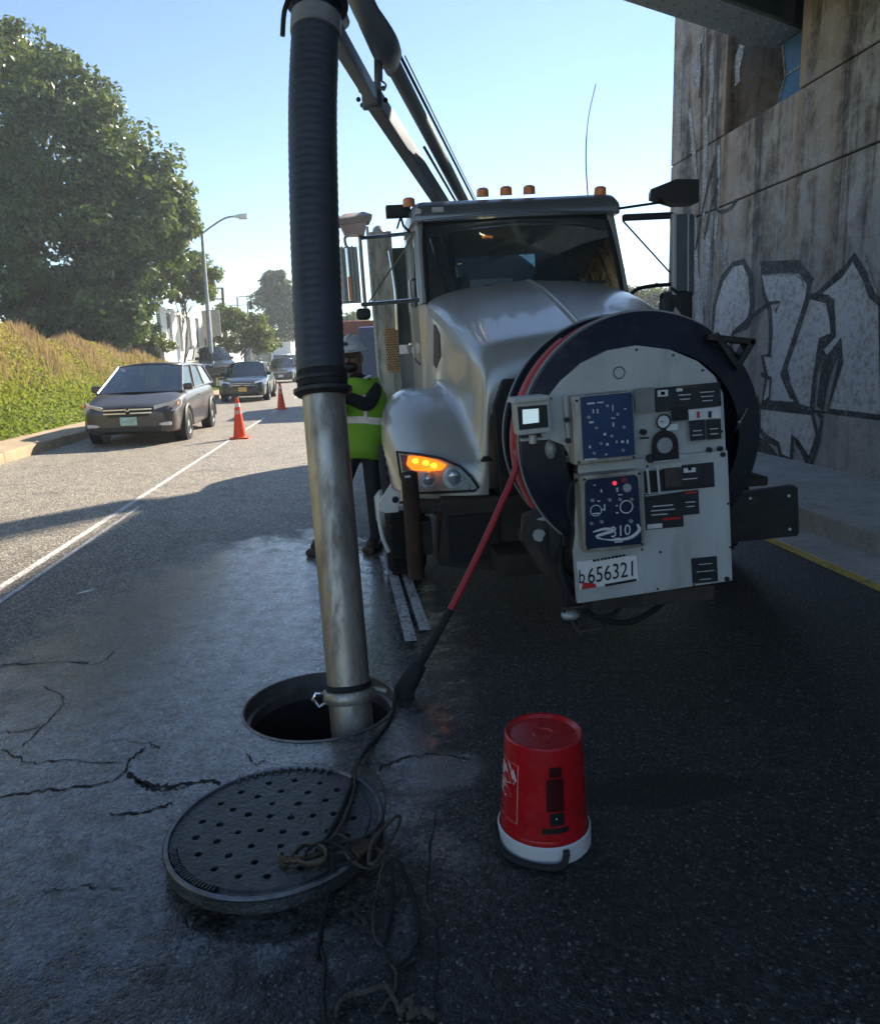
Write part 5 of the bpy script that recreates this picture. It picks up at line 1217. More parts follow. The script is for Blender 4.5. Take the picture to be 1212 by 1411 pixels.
rope([(556, 1396, .012), (558, 1384, .016), (566, 1380, .022), (568, 1394, .018), (562, 1400, .014), (578, 1392, .02), (592, 1396, .014), (600, 1404, .012)], .010, M['rope'], 'rope', 'thick knotted pale rope end at the bottom edge')
rope([(398, 1190, .094), (412, 1170, .10), (434, 1162, .105), (452, 1172, .11), (440, 1190, .10), (420, 1192, .10), (424, 1172, .11), (446, 1160, .115), (472, 1168, .11), (486, 1182, .10), (470, 1192, .094), (452, 1184, .10), (466, 1166, .11), (494, 1158, .105), (512, 1150, .10)], .0055, M['darkrope'], 'rope', 'tangled knot of dark rope wound round the hook on the cover')
rope([(452, 1160, .10), (466, 1150, .10), (480, 1158, .105), (476, 1174, .105), (490, 1190, .09), (512, 1196, .06), (528, 1182, .07), (520, 1168, .09), (500, 1172, .10)], .005, M['rope'], 'rope', 'small brown rope bow over the lip of the cover next to the hook')

# the upturned bucket
bc = gp(749, 1153, 0); BZ = .395
bk = thing('bucket', 'red plastic bucket with white rim standing upside down on the dark asphalt', 'bucket', (bc.x, bc.y, 0))
q = NT('bucket_red'); v_ = q.co.outputs['Object']; sc_ = q.ramp(q.noise(q.coord('Object', (30, 30, 8)), 1.6, 7, .8), [(.60, 0.), (.72, 1.)]); lo_ = q.ramp(q.noise(v_, 16, 7, .75), [(.52, 0.), (.70, 1.)])
q.set(Base_Color=q.mix(q.math('MULTIPLY', lo_, .35), q.mix(q.math('MULTIPLY', sc_, .3), q.mix(q.ramp(q.noise(v_, 9, 4), [(.3, 0.), (.7, 1.)]), (.38, .006, .010), (.5, .009, .014)), (.5, .12, .11)), (.12, .03, .025)), Roughness=q.math('ADD', .25, q.math('MULTIPLY', lo_, .3)), Coat_Weight=.2)
M['bred'] = q.m
R0, R1 = .152, .128
rad = lambda z: R0-.004 + (R1-R0+.004)*(z/BZ)
MB().lathe([(.001, BZ-.012), (.03, BZ-.012), (.032, BZ-.008), (.036, BZ-.012), (R1-.02, BZ-.012), (R1-.012, BZ-.002), (R1-.004, BZ), (R1, BZ-.005), (rad(.26), .26), (rad(.12), .12), (rad(.095)+.003, .092), (rad(.09)+.003, .086), (rad(.08), .08), (rad(.066)+.004, .066), (rad(.05), .05)], (bc.x, bc.y, 0), (0, 0, 1), 64, False).build('body', M['bred'], bk)
MB().lathe([(R0-.001, .066), (R0+.004, .062), (R0+.006, .006), (R0+.002, .0), (R0-.008, .0)], (bc.x, bc.y, 0), (0, 0, 1), 64).build('rim_band', M['bucketwhite'], bk)
def bp_(az, z, o=.0012): r_ = rad(z)+o; return Vector((bc.x+r_*sin(az), bc.y-r_*cos(az), z))
def patch(azs, zs, mat, nm, o=.0012, outline=None):
    b = MB(); rows = [[bp_(a, z, o) for a in azs] for z in zs]; b.loft(rows, False); return b.build(nm, mat, bk, sharp=180)
va = radians(-10)
M['fad'] = pm('dark_print_on_red', (.05, .003, .004), .35, 0, .4, 40)
A = lambda d: va+radians(d)
patch(np.linspace(A(4), A(22), 6), np.linspace(.30, .335, 3), M['fad'], 'warning_print')
patch(np.linspace(A(0), A(24), 6), np.linspace(.185, .295, 4), M['fad'], 'warning_print')
patch(np.linspace(A(4), A(24), 6), np.linspace(.135, .18, 4), M['ink'], 'warning_print')
patch(np.linspace(A(-6), A(30), 8), np.linspace(.105, .128, 3), M['ink'], 'warning_print')
patch(np.linspace(A(12), A(14), 2), np.linspace(.158, .163, 2), M['label'], 'print_dot', .002)
M['pinkprint'] = worn_paint('pale_logo_print', (.6, .5, .5), .35, (.42, .03, .04), 60)
for az0, az1, z0, z1 in ((-86, -40, .322, .324), (-41.5, -40, .12, .324), (-86, -40, .12, .122)): patch(np.linspace(A(az0), A(az1), 8), np.linspace(z0, z1, 2), pm('thin_print_line', (.6, .3, .28), .4), 'logo_frame', .0016)
def shard(pts, mat):
    b = MB(); b.poly([bp_(A(a), z, .0018) for a, z in pts]); b.build('logo_print', mat, bk, smooth=False)
shard([(-62, .32), (-56, .315), (-44, .265), (-48, .25)], M['pinkprint']); shard([(-80, .31), (-66, .30), (-52, .25), (-66, .24), (-80, .26)], M['pinkprint'])
shard([(-82, .25), (-66, .235), (-50, .205), (-68, .19), (-82, .2)], M['pinkprint']); shard([(-52, .305), (-48, .30), (-43, .27), (-45, .262)], M['label'])
patch(np.linspace(A(80), A(86), 3), np.linspace(.14, .30, 3), pm('thin_print_line', (.6, .3, .28), .4), 'logo_frame')
hb_ = spline([(bc.x-.163, bc.y+.02, .05), (bc.x-.166, bc.y-.06, .022), (bc.x-.12, bc.y-.125, .014), (bc.x-.05, bc.y-.168, .013), (bc.x+.012, bc.y-.178, .016), (bc.x+.032, bc.y-.165, .04), (bc.x+.034, bc.y-.158, .058)], 6)
MB().tube(hb_, .011, 10).build('handle', M['rubber'], bk, sharp=180)

# ================================================================ CONES
def cone(px, py, label, h=.86):
    c = gp(px, py); t = thing('traffic_cone', label, 'traffic cone', (c.x, c.y, 0), 'traffic cones along the lane line')
    MB().bb((c.x-.20, c.y-.20, .0), (c.x+.20, c.y+.20, .035), .012).build('base', M['cone'], t)
    MB().lathe([(.15, .035), (.135, .06), (.038, h-.03), (.03, h), (.018, h+.002), (.012, h-.02)], (c.x, c.y, 0), (0, 0, 1), 28).build('body', M['cone'], t)
    rr = lambda z: .135+(.038-.135)*(z-.06)/(h-.09)+.002
    for z0, z1 in ((.52, .60), (.67, .75)): MB().lathe([(rr(z0), z0), (rr(z1), z1)], (c.x, c.y, 0), (0, 0, 1), 28).build('collar', M['reflect'] if z0 > .6 else pm('pale_cone_collar', (.75, .35, .3), .4), t)
    return t
cone(331, 604, 'nearer orange traffic cone beside the grey minivan')
cone(388, 563.5, 'farther orange traffic cone close to the suction hose', .86)

# ================================================================ CARS
def lampbox(): pass
def car(name, label, loc, W=2.0, L=5.1, H=1.74, hood=1.04, nose=.78, ws0=1.05, ws1=2.0, rr0=4.75, rr1=5.05, paint=None, plate=None, wheels=(.95, 4.0), R=.345, rz=0., kind='van', group='cars queuing in the far lane'):
    t = thing(name, label, 'car', (0, 0, 0), group); hw = W/2
    def p(mb, nm, mat, par=None, **k): return mb.build(nm, mat, par or t, **k)
    st = [(0.0, .66, .34, nose-.1), (.05, .80, .26, nose-.03), (.18, .91, .22, nose+.02), (.45, .97, .2, nose+.10), (ws0-.1, 1.0, .2, hood), (ws0+.5, 1.0, .2, hood+.05), (L*.6, 1.0, .2, hood+.08), (L-.6, .99, .22, hood+.10), (L-.12, .93, .3, hood+.05), (L, .84, .42, hood-.05)]
    rings = []
    for y, w, zb, zt in st:
        w *= hw; hmid = (zb+zt)/2
        h = [(0, zt+.035), (w*.55, zt+.02), (w*.86, zt-.02), (w*.965, zt-.09), (w, hmid+.06), (w*.985, hmid-.12), (w*.96, zb+.05), (w*.86, zb), (0, zb)]
        rings.append([(-x, y, z) for x, z in h] + [(x, y, z) for x, z in h[::-1][1:-1]])
    body = p(MB().loft(rings, True, True), 'body', paint, subd=2)
    # greenhouse
    bt, tp = hw*.88, hw*.70
    A0 = [(-bt, ws0+.12, hood), (-bt*.5, ws0-.12, hood+.02), (0, ws0-.2, hood+.03), (bt*.5, ws0-.12, hood+.02), (bt, ws0+.12, hood)]
    A1 = [(-tp, ws1+.08, H-.06), (-tp*.5, ws1-.05, H-.02), (0, ws1-.08, H-.01), (tp*.5, ws1-.05, H-.02), (tp, ws1+.08, H-.06)]
    B1 = [(-tp, rr0, H-.08), (-tp*.5, rr0, H-.03), (0, rr0, H-.02), (tp*.5, rr0, H-.03), (tp, rr0, H-.08)]
    B0 = [(-bt, rr1-.05, hood+.08), (-bt*.5, rr1, hood+.1), (0, rr1, hood+.1), (bt*.5, rr1, hood+.1), (bt, rr1-.05, hood+.08)]
    lerp = lambda a, b_, f: [tuple(x+(y-x)*f for x, y in zip(u, v)) for u, v in zip(a, b_)]
    p(MB().loft([lerp(A0, A1, f) for f in (0, .25, .5, .75, 1)], False), 'windshield', M['carglass'], sharp=180)
    p(MB().loft([B1, B0], False), 'rear_window', M['carglass'], sharp=180)
    roof_rows = [A1] + [[(x, y0_*(1-f)+y1_*f, z0_*(1-f)+z1_*f + .035*sin(pi*f)) for (x, y0_, z0_), (_, y1_, z1_) in zip(A1, B1)] for f in (.2, .4, .6, .8)] + [B1]
    p(MB().loft(roof_rows, False), 'roof', paint, sharp=180, solid=.03)
    for s in (-1, 1):
        j = 0 if s < 0 else 4
        a0, a1, b1, b0 = map(Vector, (A0[j], A1[j], B1[j], B0[j]))
        nd = 3 if kind == 'van' else 2
        cuts = [0, .36, .68, 1] if nd == 3 else [0, .5, 1]
        top = lambda f: a1.lerp(b1, f); low = lambda f: a0.lerp(b0, f)
        for k in range(len(cuts)-1):
            f0, f1 = cuts[k]+.012, cuts[k+1]-.012
            p(MB().poly([low(f0), low(f1), top(f1), top(f0)]), 'side_window', M['carglass'], smooth=False)
        for f in cuts: p(MB().tube([low(f), top(f)], .035, 6), 'pillar', paint if f in (0, 1) else M['blackplastic'])
        p(MB().tube([a1, top(.5)+Vector((0, 0, .03)), b1], .03, 6), 'roof_rail', paint)
        p(MB().tube([a0, b0], .025, 6), 'belt_trim', paint)
        p(MB().box((s*(hw*.88+.09), ws0+.42, hood+.09), (.2, .12, .15), None, .04), 'wing_mirror', paint if kind != 'dark' else M['black'])
        # wheels
        for y in wheels:
            c = Vector((s*(hw-.105), y, R)); w = p(MB().lathe([(R*.6, -.11), (R*.95, -.11), (R, -.08), (R, .08), (R*.95, .11), (R*.64, .112), (R*.62, .08)], c, (s, 0, 0), 28), 'wheel', M['rubber'])
            rm = MB(); rm.lathe([(R*.64, .10), (R*.58, .085), (R*.12, .095), (.001, .1)], c, (s, 0, 0), 24); p(rm, 'rim', M['alu'], w)
            sp = MB()
            for k in range(5):
                a = 2*pi*k/5; sp.box(c+Vector((s*.075, cos(a+.63)*R*.38, sin(a+.63)*R*.38)), (.045, R*.26, R*.17), Matrix.Rotation(a+.63, 3, 'X'))
            p(sp, 'rim_gap', M['black'], w)
            arc = [(s*(hw-.012), y+(R+.055)*cos(a), R+(R+.055)*sin(a)) for a in np.linspace(-.15, pi+.15, 16)]
            p(MB().tube(arc, .045, 6), 'wheel_arch', M['blackplastic'])
            p(MB().cyl((s*(hw-.25), y, R), (s*(hw-.012), y, R), R+.05, None, 24), 'wheel_well', M['black'])
        # lamps
        z = nose-.03
        lamp = [(s*hw*.52, .06, z-.10), (s*hw*.50, .05, z+.02), (s*hw*.78, .13, z+.075), (s*hw*.965, .56, z+.13), (s*hw*.985, .46, z+.0), (s*hw*.91, .17, z-.10)]
        hl = p(MB().prism([(x, y-.035, zz) for x, y, zz in lamp], (0, .06, 0), .01), 'headlight', pm('car_headlight', (.7, .72, .74), .15, .4, .15, 18))
        p(MB().box((s*hw*.70, .035, .42), (.26, .04, .07), None, .02), 'fog_lamp', M['white'] if kind == 'van' else M['black'])
        p(MB().box((s*hw*.935, .30, z+.045), (.02, .16, .05)), 'side_marker', M['orange'], hl) if kind == 'van' else None
        p(MB().box((s*(hw+.003), L*.48, hood-.12), (.015, .16, .025), None, .006), 'door_handle', paint)
    # grille, lower intake, plate
    gl_ = p(MB().prism([(-hw*.48, .0, nose-.02), (hw*.48, .0, nose-.02), (hw*.40, .0, nose-.22), (-hw*.40, .0, nose-.22)], (0, .10, 0), .01), 'grille', M['blackplastic'])
    for k in (0, 1): p(MB().box((-.26, -.012, nose-.065-.075*k), (.44, .025, .032), None, .005).box((.26, -.012, nose-.065-.075*k), (.44, .025, .032), None, .005), 'grille_bar', M['chrome'], gl_)
    p(MB().prism([(-.05, -.02, nose-.04), (-.025, -.02, nose-.10), (.025, -.02, nose-.10), (.05, -.02, nose-.04), (.035, -.02, nose-.04), (.015, -.02, nose-.08), (-.015, -.02, nose-.08), (-.035, -.02, nose-.04)], (0, .02, 0)) if kind == 'van' else MB().sph((0, -.012, nose-.07), (.04, .012, .04), 10, 6), 'badge', M['chrome'], gl_)
    p(MB().bb((-hw*.62, .0, .28), (hw*.62, .12, .38), .015), 'lower_intake', M['black'])
    if plate: p(MB().box((.0, -.02, .50), (.33, .015, .17), None, .004), 'number_plate', plate)
    for k in (-1, 1): p(MB().box((k*.30, ws0+.16, hood+.075), (.5, .02, .02), Euler((0, -.05*k, 0)).to_matrix()), 'wiper', M['black'])
    for s in (-.42, .42):
        p(MB().box((s*hw, ws0+1.35, hood+.02), (.46, .14, .7), None, .06).box((s*hw, ws0+1.4, hood+.42), (.24, .1, .18), None, .04), 'seat', pm('beige_seat', (.3, .28, .25), .8))
    p(MB().bb((-hw*.82, ws0+.1, hood-.06), (hw*.82, ws0+.6, hood+.03), .02), 'dashboard', M['black'])
    t.location = loc; t.rotation_euler = (0, 0, rz); return t
M['p_grey'] = pm('minivan_taupe_paint', (.075, .066, .062), .38, .3, .06, 2, coat=.5, dirt=.06)
M['p_dark'] = pm('dark_navy_car_paint', (.02, .026, .035), .25, .3, .06, 2, coat=.9)
M['p_white'] = pm('white_car_paint', (.62, .64, .62), .3, 0, .04, 2, coat=.6)
M['p_black'] = pm('charcoal_car_paint', (.03, .032, .036), .25, .3, .06, 2, coat=.9)
car('minivan', 'grey brown minivan nearest in the queue with pale green number plate', (-4.66, 16.0, 0), H=1.63, hood=1.03, nose=.80, ws0=.95, ws1=2.15, paint=M['p_grey'], plate=pm('green_white_plate', (.45, .68, .6), .5, 0, .3, 14), rz=radians(1.0))
car('car', 'dark navy crossover with yellow number plate second in the queue', (-4.62, 31.5, 0), W=1.95, L=4.8, H=1.58, hood=1.0, nose=.80, ws0=1.15, ws1=1.95, rr0=4.2, rr1=4.7, paint=M['p_dark'], plate=pm('yellow_plate', (.75, .5, .1), .5), wheels=(.95, 3.75), kind='dark', rz=radians(1))
car('car', 'charcoal car with white plate far back next to the suction hose', (-5.35, 55, 0), W=1.95, L=4.8, H=1.72, hood=1.08, nose=.85, paint=M['p_black'], plate=M['white'], rr0=4.3, rr1=4.7, wheels=(.95, 3.75), kind='dark')
car('car', 'small dark car hidden behind the charcoal car at the far end', (-5.2, 66, .1), W=1.9, L=4.6, H=1.9, hood=1.1, nose=.9, paint=M['p_black'], rr0=4.1, rr1=4.5, wheels=(.9, 3.6), kind='dark')
car('car', 'dark car with tinted windows parked on the higher ground beside the fence', (-7.3, 43, .55), W=2.0, L=4.9, H=1.9, hood=1.2, nose=.95, ws0=1.0, ws1=1.6, rr0=4.5, rr1=4.8, paint=M['p_black'], wheels=(.95, 3.8), kind='dark', rz=radians(24), group='parked cars')
# white box truck at the end of the street
bx = dp(386, 492, 85)
bt = thing('box_truck', 'white box truck far up the street under the hazy tree', 'truck', (bx.x, bx.y, 0))
x0 = bx.x
MB().bb((x0-1.15, bx.y+1.6, .9), (x0+1.15, bx.y+8, 3.6), .04).build('cargo_box', M['white'], bt)
MB().prism([(x0-1, bx.y, .6), (x0-1, bx.y, 1.3), (x0-1, bx.y+.5, 2.2), (x0-1, bx.y+1.5, 2.3), (x0-1, bx.y+1.5, .6)], (2, 0, 0), .05).build('cab', M['white'], bt)
MB().prism([(x0-.85, bx.y-.01, 1.35), (x0+.85, bx.y-.01, 1.35), (x0+.75, bx.y+.44, 2.15), (x0-.75, bx.y+.44, 2.15)], (0, .02, 0)).build('windshield', M['carglass'], bt)
MB().bb((x0-.9, bx.y-.08, .5), (x0+.9, bx.y+.1, .8), .03).build('bumper', M['black'], bt)
for s in (-1, 1):
    for y in (1.0, 6.2): MB().lathe([(.25, -.12), (.45, -.12), (.45, .12), (.25, .12), (.001, .1)], (x0+s*.9, bx.y+y, .45), (s, 0, 0), 18).build('wheel', M['rubber'], bt)
# orange-roofed truck glimpsed behind the worker
ob = dp(484, 470, 24)
ot = thing('dump_truck', 'reddish brown truck glimpsed between the hose and the mirror', 'truck', (ob.x, ob.y, 0))
pm('rusty_red_body', (.30, .11, .07), .6)
MB().bb((ob.x-.5, ob.y, 1.3), (ob.x+1.7, ob.y+4, 2.75), .04).build('tipper_body', _mc['rusty_red_body'], ot)
MB().bb((ob.x+.2, ob.y-1.6, .9), (ob.x+1.8, ob.y-.1, 2.5), .1).build('cab', pm('blue_cab', (.04, .07, .14), .5), ot)
MB().bb((ob.x-.3, ob.y-1.4, .6), (ob.x+1.6, ob.y+4, 1.25), .02).build('chassis', M['black'], ot)
for s in (0, 1.4):
    for y in (-.8, 2.6): MB().lathe([(.28, -.14), (.5, -.14), (.5, .14), (.28, .14), (.001, .1)], (ob.x+s, ob.y+y, .5), (1 if s else -1, 0, 0), 20).build('wheel', M['rubber'], ot)
# ================================================================ STREET FURNITURE AND THE FAR LEFT SIDE
def up(px, py, D): return Vector(dp(px, py, D))
D = 42; pb = up(292, 505, D); pt_ = up(278.5, 322, D)
pb.z = 1.0; dx = pt_.x-pb.x
lamp = thing('street_lamp', 'tall grey street lamp with a single curved arm over the queue of cars', 'street lamp', pb)
MB().tube([pb-Vector((0, 0, .5)), pb, pt_, pt_+Vector((0, 0, .25))], [.15, .14, .085, .08], 14).build('pole', M['polegrey'], lamp)
a = spline([pt_, up(296, 309, D), up(312, 300, D), up(326, 298, D)], 6)
MB().tube(a, .05, 10).build('arm', M['polegrey'], lamp)
h0, h1 = up(322, 298.5, D), up(341, 297, D)
MB().loft([[h0+Vector((0, -.07, -.05)), h0+Vector((0, .07, -.05)), h0+Vector((0, .07, .05)), h0+Vector((0, -.07, .05))],
           [h0.lerp(h1, .5)+Vector((0, -.2, -.09)), h0.lerp(h1, .5)+Vector((0, .2, -.09)), h0.lerp(h1, .5)+Vector((0, .14, .1)), h0.lerp(h1, .5)+Vector((0, -.14, .1))],
           [h1+Vector((0, -.16, -.16)), h1+Vector((0, .16, -.16)), h1+Vector((0, .1, .10)), h1+Vector((0, -.1, .10))]], True, True).build('lamp_head', M['white'], lamp)
MB().box(h0.lerp(h1, .65)+Vector((0, 0, -.12)), (.45, .3, .1), None, .03).build('lamp_lens', M['label'], lamp)
MB().bb((pb.x-.2, pb.y-.2, .3), (pb.x+.2, pb.y+.2, 1.05), .03).build('base', M['polegrey'], lamp)

# white slotted fence
f0, f1 = up(226, 470, 46), up(330, 470, 66)
fe = thing('fence', 'white slotted fence of tall uprights half hidden by bushes behind the lamp', 'fence', (f0.x, f0.y, 1))
n = 11; ztop, zb = 5.0, 1.0
pk = None; dirv = (f1-f0); dirv.z = 0; ang = atan2(dirv.y, dirv.x)
for i in range(n):
    c = f0.lerp(f1, i/(n-1)); z1_ = ztop-.02*i
    if pk is None: pk = MB().box((c.x, c.y, (zb+ztop)/2), (dirv.length/10*.55, .25, ztop-zb), Matrix.Rotation(ang, 3, 'Z'), .03, 1).build('picket', pm('white_masonry', (.82, .82, .80), .7, 0, .08, 2), fe)
    else:
        o = pk.copy(); COL.objects.link(o); o.parent = fe; o.location = (c.x-f0.x, c.y-f0.y, -.02*i)
MB().box(((f0.x+f1.x)/2, (f0.y+f1.y)/2+.2, 1.6), (dirv.length+.6, .3, 1.5), Matrix.Rotation(ang, 3, 'Z')).build('plinth', pm('white_masonry', (.66, .66, .64)), fe)
MB().box(((f0.x+f1.x)/2, (f0.y+f1.y)/2+.03, 4.78), (dirv.length+.5, .2, .22), Matrix.Rotation(ang, 3, 'Z')).build('rail', pm('white_masonry', (.66, .66, .64)), fe)
MB().box(((f0.x+f1.x)/2, (f0.y+f1.y)/2+.6, 2.9), (dirv.length+.2, .1, 3.6), Matrix.Rotation(ang, 3, 'Z')).build('backing', pm('dark_backing', (.12, .125, .13), .8), fe)
# pale outbuilding left of the fence
ob0 = up(204, 470, 52)
og = thing('outbuilding', 'pale blue white outbuilding peeping out under the big tree', 'building', (ob0.x, ob0.y, 1))
MB().bb((ob0.x-1.6, ob0.y, .8), (ob0.x+1.0, ob0.y+4, 3.9), .02).build('wall', pm('pale_blue_wall', (.5, .54, .58), .7, 0, .1, 2), og)
MB().prism([(ob0.x-1.8, ob0.y-.2, 3.9), (ob0.x+1.1, ob0.y-.2, 3.9), (ob0.x+1.1, ob0.y-.2, 4.05), (ob0.x-.3, ob0.y-.2, 4.35), (ob0.x-1.8, ob0.y-.2, 4.1)], (0, 4.4, 0)).build('roof', pm('pale_roof', (.5, .52, .55), .6), og)
for x in (-1.1, -.2): MB().bb((ob0.x+x, ob0.y-.03, 2.3), (ob0.x+x+.55, ob0.y+.02, 3.3), .01).build('window', M['carglass'], og)
# bushes over the fence
tree('leafy shrub drooping over the left end of the white fence', (up(205, 480, 44.5).x, 44.5, 1.2), [(dpv(203, 462, 44.5), (.9, .7, .8), 22, 90, .32), (dpv(215, 480, 44), (1.4, .6, .5), 20, 80, .3)], M['leafyel'], 31, .085, .06, name='bush', cat='bush')
# notice boards and gantries behind the lamp
for (px0, py0, px1, py1, Dd, lab) in ((281, 428, 291, 466, 50, 'narrow beige notice board just left of the lamp post'), (292, 427, 303, 463, 52, 'grey green sign board just right of the lamp post')):
    p0, p1 = up(px0, py1, Dd), up(px1, py0, Dd)
    sg = thing('sign_board', lab, 'sign', ((p0.x+p1.x)/2, Dd, 1))
    MB().bb((p0.x, p0.y-.03, p0.z), (p1.x, p0.y+.05, p1.z), .02).build('board', pm('grey_green_board', (.30, .32, .29), .6) if px0 > 285 else pm('beige_board', (.5, .44, .36), .6), sg)
    for x in (p0.x+.08, p1.x-.08): MB().cyl((x, p0.y+.1, .8), (x, p0.y+.1, p1.z-.1), .05, None, 8).build('post', M['grime'], sg)
g0, g1 = up(311, 480, 60), up(306.5, 397, 60)
gt = thing('gantry', 'brown steel gantry post with two short crossbars behind the yellow-green tree', 'sign gantry', (g0.x, g0.y, 0))
MB().tube([(g0.x, g0.y, .5), g0, g1], .11, 8).build('post', M['rust'], gt)
for y in (397, 412): MB().tube([up(290, y, 60), up(308, y, 60)], .06, 6).build('crossbar', M['rust'], gt)
s0_ = up(330, 480, 85); s1_ = up(327, 409, 85)
sp_ = thing('signal_mast', 'thin distant mast with a long horizontal arm above the street', 'traffic signal', (s0_.x, s0_.y, 0))
MB().tube([(s0_.x, s0_.y, 0), s0_, s1_], .1, 8).build('post', M['polegrey'], sp_)
MB().tube([up(329, 408.5, 85), up(362, 408, 85)], .05, 6).build('arm', M['polegrey'], sp_)
MB().tube([up(313, 421, 85), up(345, 420, 85)], .05, 6).build('arm', M['polegrey'], sp_)
t0 = up(342, 440, 80); t1 = up(341, 416, 80)
ts = thing('traffic_light', 'distant traffic light head on a pole above the roadside bush', 'traffic signal', (t0.x, t0.y, 0))
MB().tube([(t0.x, t0.y, 0), t0, t1], .09, 8).build('pole', M['polegrey'], ts)
hc = up(345.5, 421, 80); hh = MB().box(hc, (.42, .3, .85), None, .06).build('signal_head', M['black'], ts)
for k in (-1, 0, 1): MB().cyl(hc+Vector((0, -.16, .26*k)), hc+Vector((0, -.2, .26*k)), .1, None, 12).build('signal_lens', M['rubber'], hh)

# ================================================================ THE WORKER
wf = gp(497, 770)          # right boot
wl = gp(446, 768)
wb = Vector((.02, 6.32, 0))
W_ = thing('person', 'worker in grey hard hat and lime safety vest standing beside the steel pipe', 'person', wb)
def skinned(name, verts, edges, radii, mats, midx, parent, sub=2):
    me = bpy.data.meshes.new(name); me.from_pydata([tuple(v) for v in verts], edges, []); me.update()
    o = bpy.data.objects.new(name, me); COL.objects.link(o)
    m = o.modifiers.new('skin', 'SKIN'); m.use_smooth_shade = True
    for i, r_ in enumerate(radii):
        sv = me.skin_vertices[0].data[i]; sv.radius = r_ if isinstance(r_, tuple) else (r_, r_)
        sv.use_root = (i == 0)
    s_ = o.modifiers.new('sub', 'SUBSURF'); s_.levels = s_.render_levels = sub
    dg = bpy.context.evaluated_depsgraph_get(); nm = bpy.data.meshes.new_from_object(o.evaluated_get(dg)); bpy.data.objects.remove(o)
    out = link(name, nm, mats, parent, sharp=180)
    if midx:
        for p in out.data.polygons: p.material_index = midx(p.center + FR[parent.name])
    return out
V = []; E_ = []; Rd = []
def jn(p, r_, par=None):
    V.append(Vector(p)); Rd.append(r_)
    if par is not None: E_.append((par, len(V)-1))
    return len(V)-1
x, y = wb.x, wb.y
pel = jn((x+.02, y, .97), (.165, .125)); wst_ = jn((x+.03, y-.01, 1.15), (.155, .115), pel); ch = jn((x+.05, y-.03, 1.38), (.185, .13), wst_); up_ = jn((x+.04, y-.05, 1.50), (.14, .10), ch)
nk = jn((x+.02, y-.07, 1.59), .058, up_); hd0 = jn((x+.0, y-.09, 1.68), .085, nk); hd1 = jn((x-.005, y-.085, 1.78), .095, hd0); jn((x-.005, y-.08, 1.86), .07, hd1)
# far leg forward (photo left), near leg straight
lh = jn((x-.08, y-.03, .90), .105, pel); lk = jn((x-.22, y-.08, .50), .075, lh); la_ = jn((wl.x-.02, wl.y+.05, .11), .052, lk); jn((wl.x-.04, wl.y-.08, .05), .05, la_)
rh_ = jn((x+.10, y, .90), .105, pel); rk = jn((x+.10, y+.0, .50), .078, rh_); ra_ = jn((x+.08, y+.04, .11), .055, rk); jn((x+.06, y-.10, .05), .05, ra_)
# arms: one up to the hose joint, one bent at the side
hx = ptop
ls = jn((x-.10, y-.10, 1.47), .075, up_); le = jn((x-.12, y-.28, 1.24), .055, ls); lw = jn((x-.02, y-.42, 1.34), .038, le); lhn = jn((x+.0, y-.50, 1.37), .036, lw)
rs_ = jn((x+.19, y-.04, 1.47), .075, up_); re = jn((x+.19, y-.26, 1.33), .07, rs_); rw = jn((x+.0, y-.46, 1.46), .045, re); rhn = jn((x-.05, y-.54, 1.48), .038, rw)
for hnd, dr_ in ((lhn, Vector((-.1, -1, .15))), (rhn, Vector((-.6, -.7, .1)))):
    c = V[hnd]; d1 = dr_.normalized(); sd = d1.cross(Vector((0, 0, 1))).normalized()
    for k, (o_, l_) in enumerate(((-.027, .07), (-.009, .08), (.009, .076), (.027, .06))):
        k1 = jn(c+d1*.035+Vector((0, 0, o_)), .010, hnd); k2 = jn(c+d1*(.035+l_*.5)+Vector((0, 0, o_*1.1)), .009, k1); jn(c+d1*(.035+l_*.75)-sd*.03+Vector((0, 0, o_*1.1)), .008, k2)
    k1 = jn(c+d1*.0+Vector((0, 0, .04)), .012, hnd); jn(c+d1*.035+Vector((0, 0, .062)), .010, k1)
def mi(p):
    if p.z < .11: return 2
    if p.z < 1.0: return 0
    if p.z > 1.60 and p.y > y-.3: return 3
    if p.y < y-.42: return 4
    return 1
skinned('body', V, E_, Rd, [M['trouser'], M['shirt'], M['boot'], M['skinm'], M['glove']], mi, W_)
# boots' soles, vest, stripes, helmet, face
for q_ in (la_, ra_):
    c = V[q_]; MB().box((c.x-.01, c.y-.05, .03), (.115, .30, .06), None, .02).build('boot', M['boot'], W_)
def torso(zs, grow=0):
    out = []
    for z in zs:
        f = (z-.88)/(1.56-.88); rx = (.20+.035*sin(pi*f*.9) if f < .8 else .20*(1-(f-.8)*1.4))+grow; ry = .15+.015*f+grow
        c0_ = (x+.025+.02*f, y-.005-.035*f)
        out.append([(c0_[0]+rx*cos(a)*abs(cos(a))**-.2 if abs(cos(a)) > .05 else c0_[0], c0_[1]+ry*sin(a), z+.012*sin(3*a)) for a in np.linspace(0, 2*pi, 29)[:-1]])
    return out
MB().loft(torso(np.linspace(.86, 1.56, 9))).build('vest', M['hivis'], W_, sharp=180, solid=.006)
MB().loft(torso([1.17, 1.20, 1.23], .006)).build('reflective_stripe', M['reflect'], W_, sharp=180)
for s in (-.1, .13): MB().tube([(x+s, y-.175, 1.22), (x+s, y-.18, 1.4), (x+s*.9, y-.12, 1.555), (x+s*.9, y+.02, 1.57)], .018, 6).build('shoulder_stripe', M['reflect'], W_)
hc = Vector((x-.005, y-.085, 1.80))
